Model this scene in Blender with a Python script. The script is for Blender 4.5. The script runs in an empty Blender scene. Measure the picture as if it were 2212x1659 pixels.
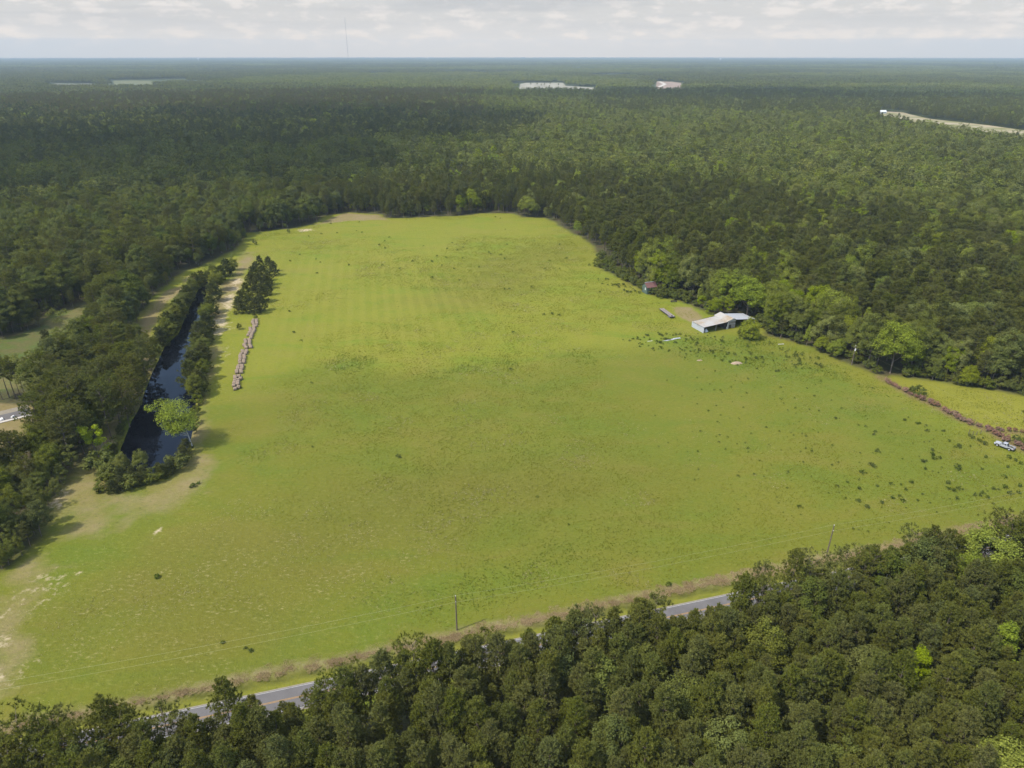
import bpy, math, random
import numpy as np
from mathutils import Vector, Matrix

random.seed(7)
RNG = np.random.default_rng(11)
SC = bpy.context.scene
COL = SC.collection
R = math.radians

# ------------------------------------------------------------------ camera geometry (a drone 120 m up, looking down 24.8 degrees)
H = 120.0
PITCH = R(24.78)
FPX, CU, CV = 1534.0, 1106.0, 829.5
SP, CP = math.sin(PITCH), math.cos(PITCH)

def G(u, v, z=0.0):
    """survey: the map position of a point at height z sighted from the drone"""
    xc, yc = (u - CU) / FPX, (v - CV) / FPX
    d, f = SP + CP * yc, CP - SP * yc
    t = (H - z) / d
    return (xc * t, f * t)

def UV(x, y, z=0.0):
    dz = H - z
    dep = np.maximum(y * CP + dz * SP, 1e-3)
    return CU + FPX * x / dep, CV + FPX * (dz * CP - y * SP) / dep

def GP(pts, z=0.0):
    return np.array([G(u, v, z) for u, v in pts])

# ------------------------------------------------------------------ small helpers
def link(o):
    COL.objects.link(o)
    return o

def tag(o, label=None, cat=None, group=None, kind=None):
    if label: o['label'] = label
    if cat: o['category'] = cat
    if group: o['group'] = group
    if kind: o['kind'] = kind
    return o

def empty(name, loc=(0, 0, 0), rz=0.0, linked=True):
    o = bpy.data.objects.new(name, None)
    o.location = loc
    o.rotation_euler = (0, 0, rz)
    o.empty_display_size = 0.5
    return link(o) if linked else o

class MB:
    """collects vertices and faces, builds ONE mesh"""
    def __init__(s):
        s.v, s.f, s.n, s.m = [], [], 0, []
    def add(s, v, f, mi=0):
        v = np.asarray(v, float).reshape(-1, 3)
        s.v.append(v)
        for q in f:
            s.f.append([i + s.n for i in q]); s.m.append(mi)
        s.n += len(v)
        return s
    def box(s, a, b, mi=0):
        x0, y0, z0 = a; x1, y1, z1 = b
        v = [(x0,y0,z0),(x1,y0,z0),(x1,y1,z0),(x0,y1,z0),(x0,y0,z1),(x1,y0,z1),(x1,y1,z1),(x0,y1,z1)]
        return s.add(v, [(0,3,2,1),(4,5,6,7),(0,1,5,4),(1,2,6,5),(2,3,7,6),(3,0,4,7)], mi)
    def tube(s, pts, rad, n=6, mi=0, cap=True):
        pts = [Vector(p) for p in pts]
        vs = []
        for i, p in enumerate(pts):
            d = (pts[min(i+1, len(pts)-1)] - pts[max(i-1, 0)])
            d = d.normalized() if d.length > 1e-9 else Vector((0,0,1))
            a = d.cross(Vector((0,0,1)))
            a = a.normalized() if a.length > 1e-4 else Vector((1,0,0))
            b = d.cross(a)
            r = rad[i] if hasattr(rad, '__len__') else rad
            for k in range(n):
                t = 2*math.pi*k/n
                vs.append(p + a*(r*math.cos(t)) + b*(r*math.sin(t)))
        fs = []
        for i in range(len(pts)-1):
            for k in range(n):
                k2 = (k+1) % n
                fs.append((i*n+k, i*n+k2, (i+1)*n+k2, (i+1)*n+k))
        if cap:
            fs.append(tuple(range(n))[::-1]); fs.append(tuple((len(pts)-1)*n+k for k in range(n)))
        return s.add([tuple(v) for v in vs], fs, mi)
    def prism(s, prof, y0, y1, mi=0):
        """profile in x,z extruded along y"""
        n = len(prof)
        v = [(x, y0, z) for x, z in prof] + [(x, y1, z) for x, z in prof]
        f = [tuple(range(n)), tuple(range(2*n-1, n-1, -1))]
        for k in range(n):
            k2 = (k+1) % n
            f.append((k2, k, n+k, n+k2))
        return s.add(v, f, mi)
    def mesh(s, name):
        me = bpy.data.meshes.new(name)
        me.from_pydata(np.concatenate(s.v).tolist() if s.v else [], [], s.f)
        if any(s.m): me.polygons.foreach_set('material_index', s.m)
        return me
    def build(s, name, mats, parent=None, smooth=False, linked=True):
        me = s.mesh(name)
        for m in (mats if isinstance(mats, (list, tuple)) else [mats]): me.materials.append(m)
        if smooth: me.shade_smooth()
        o = bpy.data.objects.new(name, me)
        if parent is not None: o.parent = parent
        return link(o) if linked else o

def mesh_np(name, V, tri=None, quad=None, mats=(), smooth=False):
    me = bpy.data.meshes.new(name)
    me.vertices.add(len(V)); me.vertices.foreach_set('co', np.asarray(V, np.float32).ravel())
    loops, tot = [], []
    for a, k in ((tri, 3), (quad, 4)):
        if a is not None and len(a):
            loops.append(np.asarray(a, np.int32).ravel()); tot.append(np.full(len(a), k, np.int32))
    loops = np.concatenate(loops); tot = np.concatenate(tot)
    me.loops.add(len(loops)); me.loops.foreach_set('vertex_index', loops)
    me.polygons.add(len(tot))
    st = np.zeros(len(tot), np.int32); st[1:] = np.cumsum(tot)[:-1]
    me.polygons.foreach_set('loop_start', st)
    me.update(calc_edges=True)
    for m in mats: me.materials.append(m)
    if smooth: me.shade_smooth()
    return me

def inpoly(x, y, P):
    x = np.asarray(x); y = np.asarray(y)
    r = np.zeros(x.shape, bool)
    n = len(P)
    for i in range(n):
        x0, y0 = P[i]; x1, y1 = P[(i+1) % n]
        if y0 == y1: continue
        c = ((y0 > y) != (y1 > y)) & (x < (x1-x0)*(y-y0)/(y1-y0)+x0)
        r ^= c
    return r

def segdist(x, y, P, closed=True):
    d = np.full(np.shape(x), 1e9)
    n = len(P)
    for i in range(n if closed else n-1):
        ax, ay = P[i]; bx, by = P[(i+1) % n]
        l2 = (bx-ax)**2+(by-ay)**2+1e-9
        t = np.clip(((x-ax)*(bx-ax)+(y-ay)*(by-ay))/l2, 0, 1)
        d = np.minimum(d, np.hypot(x-ax-t*(bx-ax), y-ay-t*(by-ay)))
    return d

def sdist(x, y, P):
    d = segdist(x, y, P)
    return np.where(inpoly(x, y, P), d, -d)

def sstep(a, b, t):
    t = np.clip((t-a)/(b-a), 0, 1)
    return t*t*(3-2*t)

_tab = np.random.default_rng(5).random((256, 256))
def vnoise(x, y, s):
    x = np.asarray(x, float)/s; y = np.asarray(y, float)/s
    xi = np.floor(x).astype(np.int64); yi = np.floor(y).astype(np.int64)
    fx = x-xi; fy = y-yi
    fx = fx*fx*(3-2*fx); fy = fy*fy*(3-2*fy)
    g = lambda a, b: _tab[a & 255, b & 255]
    return (g(xi,yi)*(1-fx)+g(xi+1,yi)*fx)*(1-fy)+(g(xi,yi+1)*(1-fx)+g(xi+1,yi+1)*fx)*fy
def fnoise(x, y, s):
    return (vnoise(x,y,s)+.5*vnoise(x+31,y+77,s/2.1)+.25*vnoise(x-91,y+13,s/4.3))/1.75

# ------------------------------------------------------------------ materials
class NT:
    def __init__(s, name):
        s.m = bpy.data.materials.new(name); s.m.use_nodes = True
        s.t = s.m.node_tree; s.t.nodes.clear()
        s.out = s.n('ShaderNodeOutputMaterial')
    def n(s, kind, **kw):
        nd = s.t.nodes.new(kind)
        for k, v in kw.items(): setattr(nd, k, v)
        return nd
    def l(s, a, b): s.t.links.new(a, b)
    def val(s, sock, v):
        if isinstance(v, (int, float)): sock.default_value = v
        elif isinstance(v, (tuple, list)): sock.default_value = tuple(v) if len(v) != 3 or sock.type != 'RGBA' else (*v, 1)
        else: s.l(v, sock)
    def math(s, op, a, b=0.0, clamp=False):
        nd = s.n('ShaderNodeMath', operation=op, use_clamp=clamp)
        s.val(nd.inputs[0], a); s.val(nd.inputs[1], b)
        return nd.outputs[0]
    def mix(s, fac, a, b, blend='MIX'):
        nd = s.n('ShaderNodeMix', data_type='RGBA', blend_type=blend)
        s.val(nd.inputs['Factor'], fac); s.val(nd.inputs[6], a); s.val(nd.inputs[7], b)
        return nd.outputs[2]
    def ramp(s, fac, stops):
        nd = s.n('ShaderNodeValToRGB')
        e = nd.color_ramp.elements
        while len(e) < len(stops): e.new(.5)
        for i, (p, c) in enumerate(stops):
            e[i].position = p; e[i].color = (*c, 1) if len(c) == 3 else c
        s.val(nd.inputs[0], fac)
        return nd.outputs[0]
    def mrange(s, v, a, b, c=0.0, d=1.0, smooth=False):
        nd = s.n('ShaderNodeMapRange', interpolation_type='SMOOTHSTEP' if smooth else 'LINEAR')
        s.val(nd.inputs[0], v)
        for i, x in zip((1,2,3,4), (a,b,c,d)): nd.inputs[i].default_value = x
        return nd.outputs[0]
    def noise(s, scale, detail=3, rough=.55, vec=None, dist=0.0):
        nd = s.n('ShaderNodeTexNoise')
        nd.inputs['Scale'].default_value = scale; nd.inputs['Detail'].default_value = detail
        nd.inputs['Roughness'].default_value = rough; nd.inputs['Distortion'].default_value = dist
        if vec is not None: s.l(vec, nd.inputs['Vector'])
        return nd.outputs['Fac']
    def pos(s): return s.n('ShaderNodeNewGeometry').outputs['Position']
    def obj(s): return s.n('ShaderNodeTexCoord').outputs['Object']
    def mapping(s, vec, sc=(1,1,1), rot=(0,0,0)):
        nd = s.n('ShaderNodeMapping'); s.l(vec, nd.inputs[0])
        nd.inputs['Scale'].default_value = sc; nd.inputs['Rotation'].default_value = rot
        return nd.outputs[0]
    def attr(s, name, t='GEOMETRY'):
        return s.n('ShaderNodeAttribute', attribute_name=name, attribute_type=t).outputs['Fac']
    def bsdf(s, col, rough=.8, spec=.3, metal=0.0, bump=None, bstr=.3, bdist=.1):
        b = s.n('ShaderNodeBsdfPrincipled')
        s.val(b.inputs['Base Color'], col); s.val(b.inputs['Roughness'], rough)
        b.inputs['Metallic'].default_value = metal
        b.inputs['Specular IOR Level'].default_value = spec
        if bump is not None:
            bn = s.n('ShaderNodeBump'); bn.inputs['Strength'].default_value = bstr; bn.inputs['Distance'].default_value = bdist
            s.l(bump, bn.inputs['Height']); s.l(bn.outputs[0], b.inputs['Normal'])
        s.l(b.outputs[0], s.out.inputs[0])
        return s.m

def leafmat(name, dark, light, trans=.3, jit=.5, tip=None):
    """leaf: colour differs tree by tree, stand by stand and leaf by leaf"""
    t = NT(name)
    rnd = t.n('ShaderNodeObjectInfo').outputs['Random']
    isl = t.n('ShaderNodeNewGeometry').outputs['Random Per Island']
    big = t.noise(.011, 3, .6, t.pos())
    f = t.math('ADD', t.math('MULTIPLY', rnd, .55), t.math('MULTIPLY', t.mrange(big, .35, .65), .45))
    c = t.mix(f, dark, light)
    hsv = t.n('ShaderNodeHueSaturation'); t.l(c, hsv.inputs['Color'])
    t.l(t.mrange(isl, 0, 1, 1-jit*.5, 1+jit*.7), hsv.inputs['Value'])
    t.l(t.mrange(t.math('FRACT', t.math('MULTIPLY', rnd, 7.31)), 0, 1, .480, .501), hsv.inputs['Hue'])
    t.l(t.mrange(t.math('FRACT', t.math('MULTIPLY', rnd, 3.77)), 0, 1, .88, 1.08), hsv.inputs['Saturation'])
    c = hsv.outputs[0]
    d = t.n('ShaderNodeBsdfDiffuse'); t.l(c, d.inputs[0])
    tr = t.n('ShaderNodeBsdfTranslucent'); t.l(t.mix(1.0, c, (1.25, 1.2, .55), 'MULTIPLY'), tr.inputs[0])
    mx = t.n('ShaderNodeMixShader'); mx.inputs[0].default_value = trans
    t.l(d.outputs[0], mx.inputs[1]); t.l(tr.outputs[0], mx.inputs[2])
    t.l(mx.outputs[0], t.out.inputs[0])
    return t.m

def plain(name, c1, c2, scale=3.0, rough=.8, spec=.3, metal=0.0, bstr=.2, bdist=.02, detail=4):
    t = NT(name)
    n = t.noise(scale, detail, .6, t.obj())
    return t.bsdf(t.mix(t.mrange(n, .3, .7), c1, c2), rough, spec, metal, n, bstr, bdist)

M = {}
M['pine'] = leafmat('pine_needles', (.086,.098,.022), (.118,.130,.029), .34, .65)
M['pine_dark'] = leafmat('dark_shaded_needles', (.058,.070,.020), (.086,.097,.026), .26, .6)  # dark pines; cloud shade on the left woods is painted into this tone too
M['pine_tan'] = leafmat('olive_pine_needles', (.108,.104,.030), (.14,.13,.038), .24, .6)
M['hard'] = leafmat('broad_leaves', (.078,.098,.017), (.120,.138,.025), .3, .6)
M['hard_pale'] = leafmat('pale_broad_leaves', (.116,.142,.030), (.155,.172,.038), .28, .6)
M['hard_bright'] = leafmat('bright_green_leaves', (.138,.188,.017), (.178,.218,.022), .38, .7)
M['hard_lime'] = leafmat('lime_green_leaves', (.20,.26,.025), (.24,.29,.03), .4, .6)
M['hard_dark'] = leafmat('dark_shaded_leaves', (.060,.080,.018), (.092,.110,.025), .28, .6)  # broad leaves darkened: the left wood's cloud shade put into the colour
M['shrub'] = leafmat('shrub_leaves', (.060,.078,.015), (.095,.110,.021), .25, .7)
M['weed'] = leafmat('weed_leaves', (.048,.070,.013), (.072,.095,.017), .25, .6)
M['dead'] = leafmat('dead_brush', (.14,.085,.055), (.24,.15,.095), .1, .7)
M['bark'] = plain('bark', (.10,.075,.055), (.19,.15,.12), 6, .95, .1, 0, .6, .05)
M['bark_pale'] = plain('pale_bark', (.30,.28,.24), (.45,.42,.37), 5, .9, .1, 0, .4, .03)

# ------------------------------------------------------------------ tree shapes
def quads_at(P, N, size, rng, aspect=1.0):
    n = len(P)
    a = np.cross(N, rng.normal(size=(n, 3))); a /= np.linalg.norm(a, axis=1)[:, None]+1e-9
    b = np.cross(N, a); b /= np.linalg.norm(b, axis=1)[:, None]+1e-9
    s = (size*(.65+.7*rng.random(n)))[:, None]*.5
    V = np.stack([P-a*s, P-b*s*aspect*.7, P+a*s, P+b*s*aspect*.7], 1).reshape(-1, 3)
    Q = np.arange(4*n).reshape(-1, 4)
    return V, Q

def unit(v): return v/(np.linalg.norm(v, axis=-1, keepdims=True)+1e-9)

def lobes(rng, n, amp):
    d = unit(rng.normal(size=(n, 3))); a = rng.normal(size=n)*amp
    return lambda q: 1+sum(a[i]*np.clip(q@d[i], 0, 1)**3 for i in range(n))

def crown_broad(rng, h, w, base=.25, nc=85, nl=52, ls=.42, lob=.35, lean=(0,0), flat=1.0, shape='round'):
    """leaf clumps spread through a lobed crown, then leaves spread through each clump"""
    lf = lobes(rng, 9, lob)
    d = unit(rng.normal(size=(nc*3, 3))*np.array([1,1,.9])); d = d[d[:,2] > -.62][:nc]
    r = (.45+.55*rng.random(len(d))**.55)*lf(d)
    zc = h*(base+(1-base)*.5); hz = h*(1-base)*.5*.92
    C = d*r[:, None]*np.array([w*.44, w*.44, hz])
    if shape == 'cone':
        k = np.clip(1.15-.85*(C[:,2]/hz*.5+.5), .12, 1.2); C[:, :2] *= k[:, None]
    C[:, 2] += zc
    t = np.clip(C[:, 2]/h, 0, 1)
    C[:, 0] += lean[0]*t; C[:, 1] += lean[1]*t
    cr = w*(.085+.06*rng.random(len(C)))
    n = len(C)*nl
    ci = np.repeat(np.arange(len(C)), nl)
    g = unit(rng.normal(size=(n, 3)))
    rr = rng.random(n)**.42
    P = C[ci]+g*(rr*cr[ci])[:, None]*np.array([1.1, 1.1, .8])
    out = unit(C[ci]-np.array([0, 0, zc-hz*.2]))
    N = unit(g*.7+out*.4+np.array([0,0,1.05])+rng.normal(size=(n,3))*.4)
    V, Q = quads_at(P, N, np.full(n, ls), rng, 1.2)
    return V, Q, C

def trunk_broad(rng, h, C, r0, lean=(0,0), nlimb=9, n=6):
    mb = MB()
    top = np.array([lean[0]*.8, lean[1]*.8, h*.72])
    pts = [(0,0,-.4), (top[0]*.15+rng.normal()*.1, top[1]*.15, h*.16), (top[0]*.5+rng.normal()*.25, top[1]*.5+rng.normal()*.25, h*.42), tuple(top)]
    mb.tube(pts, [r0*1.25, r0, r0*.62, r0*.14], n)
    idx = rng.permutation(len(C))[:nlimb]
    for i in idx:
        c = C[i]
        z0 = min(max(h*.2, c[2]*(.45+.2*rng.random())), h*.6)
        f = z0/(h*.72)
        s = np.array([top[0]*f, top[1]*f, z0])
        m = s*.5+c*.5+np.array([0,0,-.04*h])
        mb.tube([tuple(s), tuple(m), tuple(c)], [r0*.42, r0*.26, r0*.08], 5)
    return mb

def crown_pine(rng, h, w, base=.45, nb=46, nt=10, nn=13, nl=.5, flat=0.0, nw=.085, pe=.58):
    """limbs in loose whorls, each carrying tufts of long needles"""
    Ps, Ds, limbs = [], [], []
    phi = rng.random()*6.28
    for i in range(nb):
        t = (i+.5)/nb
        z = h*(base+(1-base)*(t**.85))*.985
        phi += 2.4+rng.normal()*.35
        q = (z/h-base)/(1-base)
        prof = (1-q)**pe*(.45+.55*min(1, q*3.2+.25)) if flat < .5 else (1-q)**.32*(.35+.65*min(1, q*2.2))
        L = w*.5*prof*(.6+.85*rng.random())+.15
        up = .15+.75*q+rng.normal()*.12
        d = np.array([math.cos(phi), math.sin(phi), up*.8])
        a = np.array([0,0,z-L*.25]); e = a+d*L*np.array([1,1,1])
        limbs.append((a, e))
        m = max(3, int(nt*(.45+L/(w*.5))))
        s = .35+.65*rng.random(m)**.8
        side = np.array([-d[1], d[0], 0])
        off = rng.normal(size=m)*L*.30*(1.15-s*.55)
        P = a+np.outer(s, d*L)+np.outer(off, side)+rng.normal(size=(m,3))*np.array([.1,.1,.16])
        P[:, 2] += np.abs(off)*.25
        Ps.append(P)
        Ds.append(unit(np.outer(np.sign(off)*.5, side)+d+np.array([0,0,.55])))
    P = np.concatenate(Ps); D = np.concatenate(Ds)
    n = len(P)*nn
    ci = np.repeat(np.arange(len(P)), nn)
    dirs = unit(D[ci]*.75+rng.normal(size=(n,3))*.75)
    ln = nl*(.7+.6*rng.random(n))
    sd = unit(np.cross(dirs, np.array([0,0,1.0])+rng.normal(size=(n,3))*.5))*(nw*(.7+.6*rng.random(n)))[:, None]
    b = P[ci]-dirs*.04
    tip = P[ci]+dirs*ln[:, None]
    V = np.stack([b-sd, b+sd, tip+sd*.45, tip-sd*.45], 1).reshape(-1, 3)
    return V, np.arange(4*n).reshape(-1, 4), limbs

def trunk_pine(rng, h, limbs, r0, n=6, nl=16):
    mb = MB()
    k = rng.normal(size=2)*.12
    mb.tube([(0,0,-.4),(k[0],k[1],h*.35),(0,0,h*.7),(0,0,h*.97)], [r0*1.15, r0*.85, r0*.5, r0*.07], n)
    for i in rng.permutation(len(limbs))[:nl]:
        a, e = limbs[i]
        mb.tube([tuple(a), tuple(a*.25+e*.75)], [r0*.26, r0*.08], 4, cap=False)
    return mb

PROTO = {}
def add_proto(key, crown_v, crown_q, trunk_mb, mat, bark='bark', names=('crown', 'trunk')):
    cm = mesh_np(key+'_crown', crown_v, quad=crown_q, mats=[M[mat]])
    tm = trunk_mb.mesh(key+'_trunk') if trunk_mb else None
    if tm: tm.materials.append(M[bark])
    PROTO.setdefault(key, []).append((cm, tm))

def make_protos():
    for i in range(7):                                   # close-grown pines of the near stand
        r = np.random.default_rng(100+i)
        h = 15+2.5*r.random(); w = 5.0+1.4*r.random()
        V, Q, L = crown_pine(r, h, w, .40+.08*r.random(), 56, 13, 12, .34, nw=.054, pe=.62)
        add_proto('stand_pine', V, Q, trunk_pine(r, h, L, .17), 'pine')
    for i in range(5):                                   # rounder, older pines of the woods
        r = np.random.default_rng(120+i)
        h = 15+2.5*r.random(); w = 6.2+1.6*r.random()
        V, Q, L = crown_pine(r, h, w, .34+.08*r.random(), 54, 13, 11, .42, nw=.07, pe=.46)
        add_proto('pine', V, Q, trunk_pine(r, h, L, .17), 'pine')
    for i in range(4):                                   # tall open-grown pines, flat broken tops
        r = np.random.default_rng(140+i)
        h = 20+2*r.random(); w = 9.5+2*r.random()
        V, Q, L = crown_pine(r, h, w, .27+.08*r.random(), 54, 16, 13, .48, flat=1, nw=.08)
        add_proto('tall_pine', V, Q, trunk_pine(r, h, L, .26, nl=26), 'pine')
    for i in range(4):                                   # thin open pines at the roadside
        r = np.random.default_rng(160+i)
        h = 17+2*r.random(); w = 8.0+1.5*r.random()
        V, Q, L = crown_pine(r, h, w, .5, 26, 11, 12, .5, flat=1, nw=.07)
        add_proto('thin_pine', V, Q, trunk_pine(r, h, L, .2, nl=26), 'pine')
    for i in range(3):                                   # young pines, branched to the ground
        r = np.random.default_rng(180+i)
        h = 9+1.5*r.random(); w = 6.4+r.random()
        V, Q, L = crown_pine(r, h, w, .06, 48, 10, 13, .48, nw=.08)
        add_proto('young_pine', V, Q, trunk_pine(r, h, L, .12), 'pine_dark')
    for key, mat, n, s0 in (('hard', 'hard', 5, 200), ('hard_dark', 'hard_dark', 4, 220), ('hard_bright', 'hard_bright', 5, 240), ('hard_pale', 'hard_pale', 3, 260)):
        for i in range(n):
            r = np.random.default_rng(s0+i)
            h = 15+4*r.random(); w = 9+3*r.random()
            V, Q, C = crown_broad(r, h, w, .02+.10*r.random(), 118, 105, .34, .36)
            add_proto(key, V, Q, trunk_broad(r, h, C, .22), mat)
    for i in range(3):                                   # slim pointed bright trees (sweetgum, tulip tree)
        r = np.random.default_rng(280+i)
        h = 14+2*r.random(); w = 7+r.random()
        V, Q, C = crown_broad(r, h, w, .06, 100, 90, .32, .2, shape='cone')
        add_proto('pointed', V, Q, trunk_broad(r, h, C, .18), 'hard_bright')
    for i in range(4):
        r = np.random.default_rng(300+i)
        h = 4.2+r.random(); w = 5.2+r.random()
        V, Q, C = crown_broad(r, h, w, .02, 46, 46, .34, .3)
        add_proto('shrub', V, Q, trunk_broad(r, h, C, .09, nlimb=5, n=5), 'shrub')
    for i in range(3):
        r = np.random.default_rng(320+i)
        V, Q, C = crown_broad(r, 3.2, 4.2, .0, 40, 40, .3, .4)
        add_proto('dead_brush', V, Q, trunk_broad(r, 3.2, C, .06, nlimb=7, n=4), 'dead')
    for i in range(5):
        r = np.random.default_rng(340+i)
        V, Q, C = crown_broad(r, .95, 1.35, .0, 14, 22, .2, .4)
        add_proto('weed', V, Q, trunk_broad(r, .95, C, .03, nlimb=4, n=4), 'weed')
    # the same trees as seen far off: fewer, larger leaves
    for i in range(4):
        r = np.random.default_rng(400+i)
        h = 15+2.5*r.random(); w = 5.6+1.4*r.random()
        V, Q, L = crown_pine(r, h, w, .42, 26, 5, 7, .72, nw=.2)
        for mat in ('pine', 'pine_dark', 'pine_tan'):
            add_proto('mid_'+mat, V, Q, None, mat)
    for i in range(4):
        r = np.random.default_rng(420+i)
        h = 15+4*r.random(); w = 9+3*r.random()
        V, Q, C = crown_broad(r, h, w, .2, 46, 15, .85, .38)
        for mat in ('hard', 'hard_dark', 'hard_pale', 'hard_bright'):
            add_proto('mid_'+mat, V, Q, None, mat)
    # far-off blocks of woodland, 60 m square
    for key, mats, s0 in (('far_pine', ('pine_dark', 'pine'), 440), ('far_hard', ('hard', 'hard_pale'), 450), ('far_mix', ('pine_dark', 'hard'), 460)):
        for i in range(3):
            r = np.random.default_rng(s0+i)
            Vs, Qs, mi, off = [], [], [], 0
            for gx in range(9):
                for gy in range(9):
                    cx, cy = (gx+.2+.6*r.random())*6.7-30, (gy+.2+.6*r.random())*6.7-30
                    hh = (12+7*r.random()); ww = 5+3.5*r.random()
                    g = unit(r.normal(size=(26, 3))); g[:, 2] = np.abs(g[:, 2])*1.1-.1
                    P = g*np.array([ww*.5, ww*.5, hh*.42])+np.array([cx, cy, hh*.55])
                    N = unit(g+np.array([0,0,.4])+r.normal(size=g.shape)*.4)
                    V, Q = quads_at(P, N, np.full(len(P), 2.6), r, 1.3)
                    Vs.append(V); Qs.append(Q+off); off += len(V)
                    mi += [int(r.random() < .45)]*len(Q)
            me = mesh_np(key, np.concatenate(Vs), quad=np.concatenate(Qs), mats=[M[m] for m in mats])
            me.polygons.foreach_set('material_index', mi)
            PROTO.setdefault(key, []).append((me, None))
make_protos()

TREE_H = {k: max(v.co.z for v in PROTO[k][0][0].vertices) for k in PROTO if not k.startswith('far')}
KINDS = {'pine': ('pine_tree', 'pine tree'), 'stand_pine': ('pine_tree', 'pine tree'), 'tall_pine': ('pine_tree', 'pine tree'), 'thin_pine': ('pine_tree', 'pine tree'),
         'young_pine': ('young_pine', 'young pine'), 'hard': ('broadleaf_tree', 'broadleaf tree'), 'hard_dark': ('broadleaf_tree', 'broadleaf tree'),
         'hard_bright': ('broadleaf_tree', 'broadleaf tree'), 'hard_pale': ('broadleaf_tree', 'broadleaf tree'), 'pointed': ('broadleaf_tree', 'broadleaf tree'),
         'shrub': ('shrub', 'shrub'), 'dead_brush': ('dead_bush', 'dead bush'), 'weed': ('weed_clump', 'weed')}

COUNT = {}
def plant(key, x, y, s, label, group=None, rz=None, sz=1.0, z=0.0, i=None):
    """one tree: an empty at its foot with a crown and a trunk that share their mesh with others of the kind"""
    name, cat = KINDS[key]
    COUNT[name] = COUNT.get(name, 0)+1
    i = random.randrange(len(PROTO[key])) if i is None else i
    cm, tm = PROTO[key][i]
    if key == 'weed':
        o = link(bpy.data.objects.new(name, cm)); o.location = (x, y, z)
        o.rotation_euler = (0, 0, random.random()*6.28); o.scale = (s, s, s*sz)
        return tag(o, label, cat, group)
    o = empty(name, (x, y, z), random.random()*6.28 if rz is None else rz)
    o.scale = (s, s, s*sz)
    c = link(bpy.data.objects.new('crown', cm)); c.parent = o
    t = link(bpy.data.objects.new('trunk', tm)); t.parent = o
    return tag(o, label, cat, group)

# ------------------------------------------------------------------ site plan
ROAD_A, ROAD_B = np.array(G(585, 1498)), np.array(G(1557, 1292))       # far edge of the asphalt
RD = (ROAD_B-ROAD_A)/np.linalg.norm(ROAD_B-ROAD_A)
RN = np.array([-RD[1], RD[0]])                                          # towards the pasture
ROAD_W = 6.1
def road_st(x, y):
    dx, dy = x-ROAD_A[0], y-ROAD_A[1]
    return dx*RD[0]+dy*RD[1], dx*RN[0]+dy*RN[1]
def road_pt(s, t): return ROAD_A+RD*s+RN*t

r_far_right = road_pt(420, -ROAD_W-3); r_far_left = road_pt(-420, -ROAD_W-3)
OPEN = np.array([*GP([(530,508),(615,500),(682,488),(700,472),(745,464),(822,468),(828,477),(900,474),(1000,470),(1040,465),(1108,466),(1125,474),(1180,475),
    (1215,495),(1250,515),(1280,535),(1292,560),(1290,582),(1330,600),(1388,634),(1425,646),(1470,655),(1500,668),(1540,684),(1640,690),(1652,728),(1700,738),(1760,755),(1830,788),(1880,808),(1915,820),
    (1925,816),(2000,826),(2080,838),(2160,850),(2212,858),(2420,880)]), road_pt(420, 60), r_far_right, r_far_left,
    *GP([(-420,1330),(-200,1290),(0,1240),(50,1205),(95,1160),(120,1095),(150,1040),(205,990),(225,940),(245,890),(280,830),(300,770),(292,740),(302,690),(340,640),(390,598),(440,577),(475,560),(505,545),(530,520)])])
LAWN = GP([(-90,745),(0,736),(93,709),(107,684),(184,664),(213,661),(198,690),(192,722),(182,750),(165,780),(130,815),(90,838),(20,845),(-90,850)])
DRIVE = GP([(-120,862),(0,850),(55,862),(85,890),(96,912),(85,950),(62,1010),(0,1035),(-120,1060)])
OPENS = [OPEN, LAWN, DRIVE]
def clearing(far, near): return np.array([*GP(far, 0), *GP(near[::-1], 16)])
CLEAR = [
    clearing([(1124,186),(1136,183.6),(1216,183.6),(1222,190),(1284,194)], [(1118,198.5),(1203,195),(1214,196.5),(1250,198),(1290,199)]),
    clearing([(1418,180.5),(1450,181),(1471,184)], [(1416,195.5),(1471,196.5)]),
    clearing([(246,179),(300,178.5),(330,180)], [(245,187.5),(332,187)]),
    clearing([(118,185),(200,185.4)], [(118,187.6),(202,187.6)]),
    clearing([(1898,245),(1950,247),(1966,252),(2012,262),(2066,267.5),(2138,275.7),(2201,284.7),(2330,300)], [(1895,253),(1936,258.5),(2030,273.5),(2156,291.5),(2212,296),(2330,312)]),
    clearing([(2134,204),(2147,204)], [(2134,212),(2147,212)]),
    clearing([(2176,208),(2187,208)], [(2176,212.5),(2187,212.5)]),
]
def is_open(x, y):
    o = np.zeros(np.shape(x), bool)
    for P in OPENS+CLEAR: o |= inpoly(x, y, P)
    return o

POND = GP([(448,599),(429,618),(413,647),(404,666),(395,686),(380,721),(349,750),(336,778),(320,810),(306,846),(294,881),(276,910),(252,970),(246,1000),(266,1018),(328,1027),(376,1004),(411,968),(425,920),(428,870),(426,820),(432,770),(438,730),(440,690),(446,650),(452,615),(455,600)])

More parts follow.
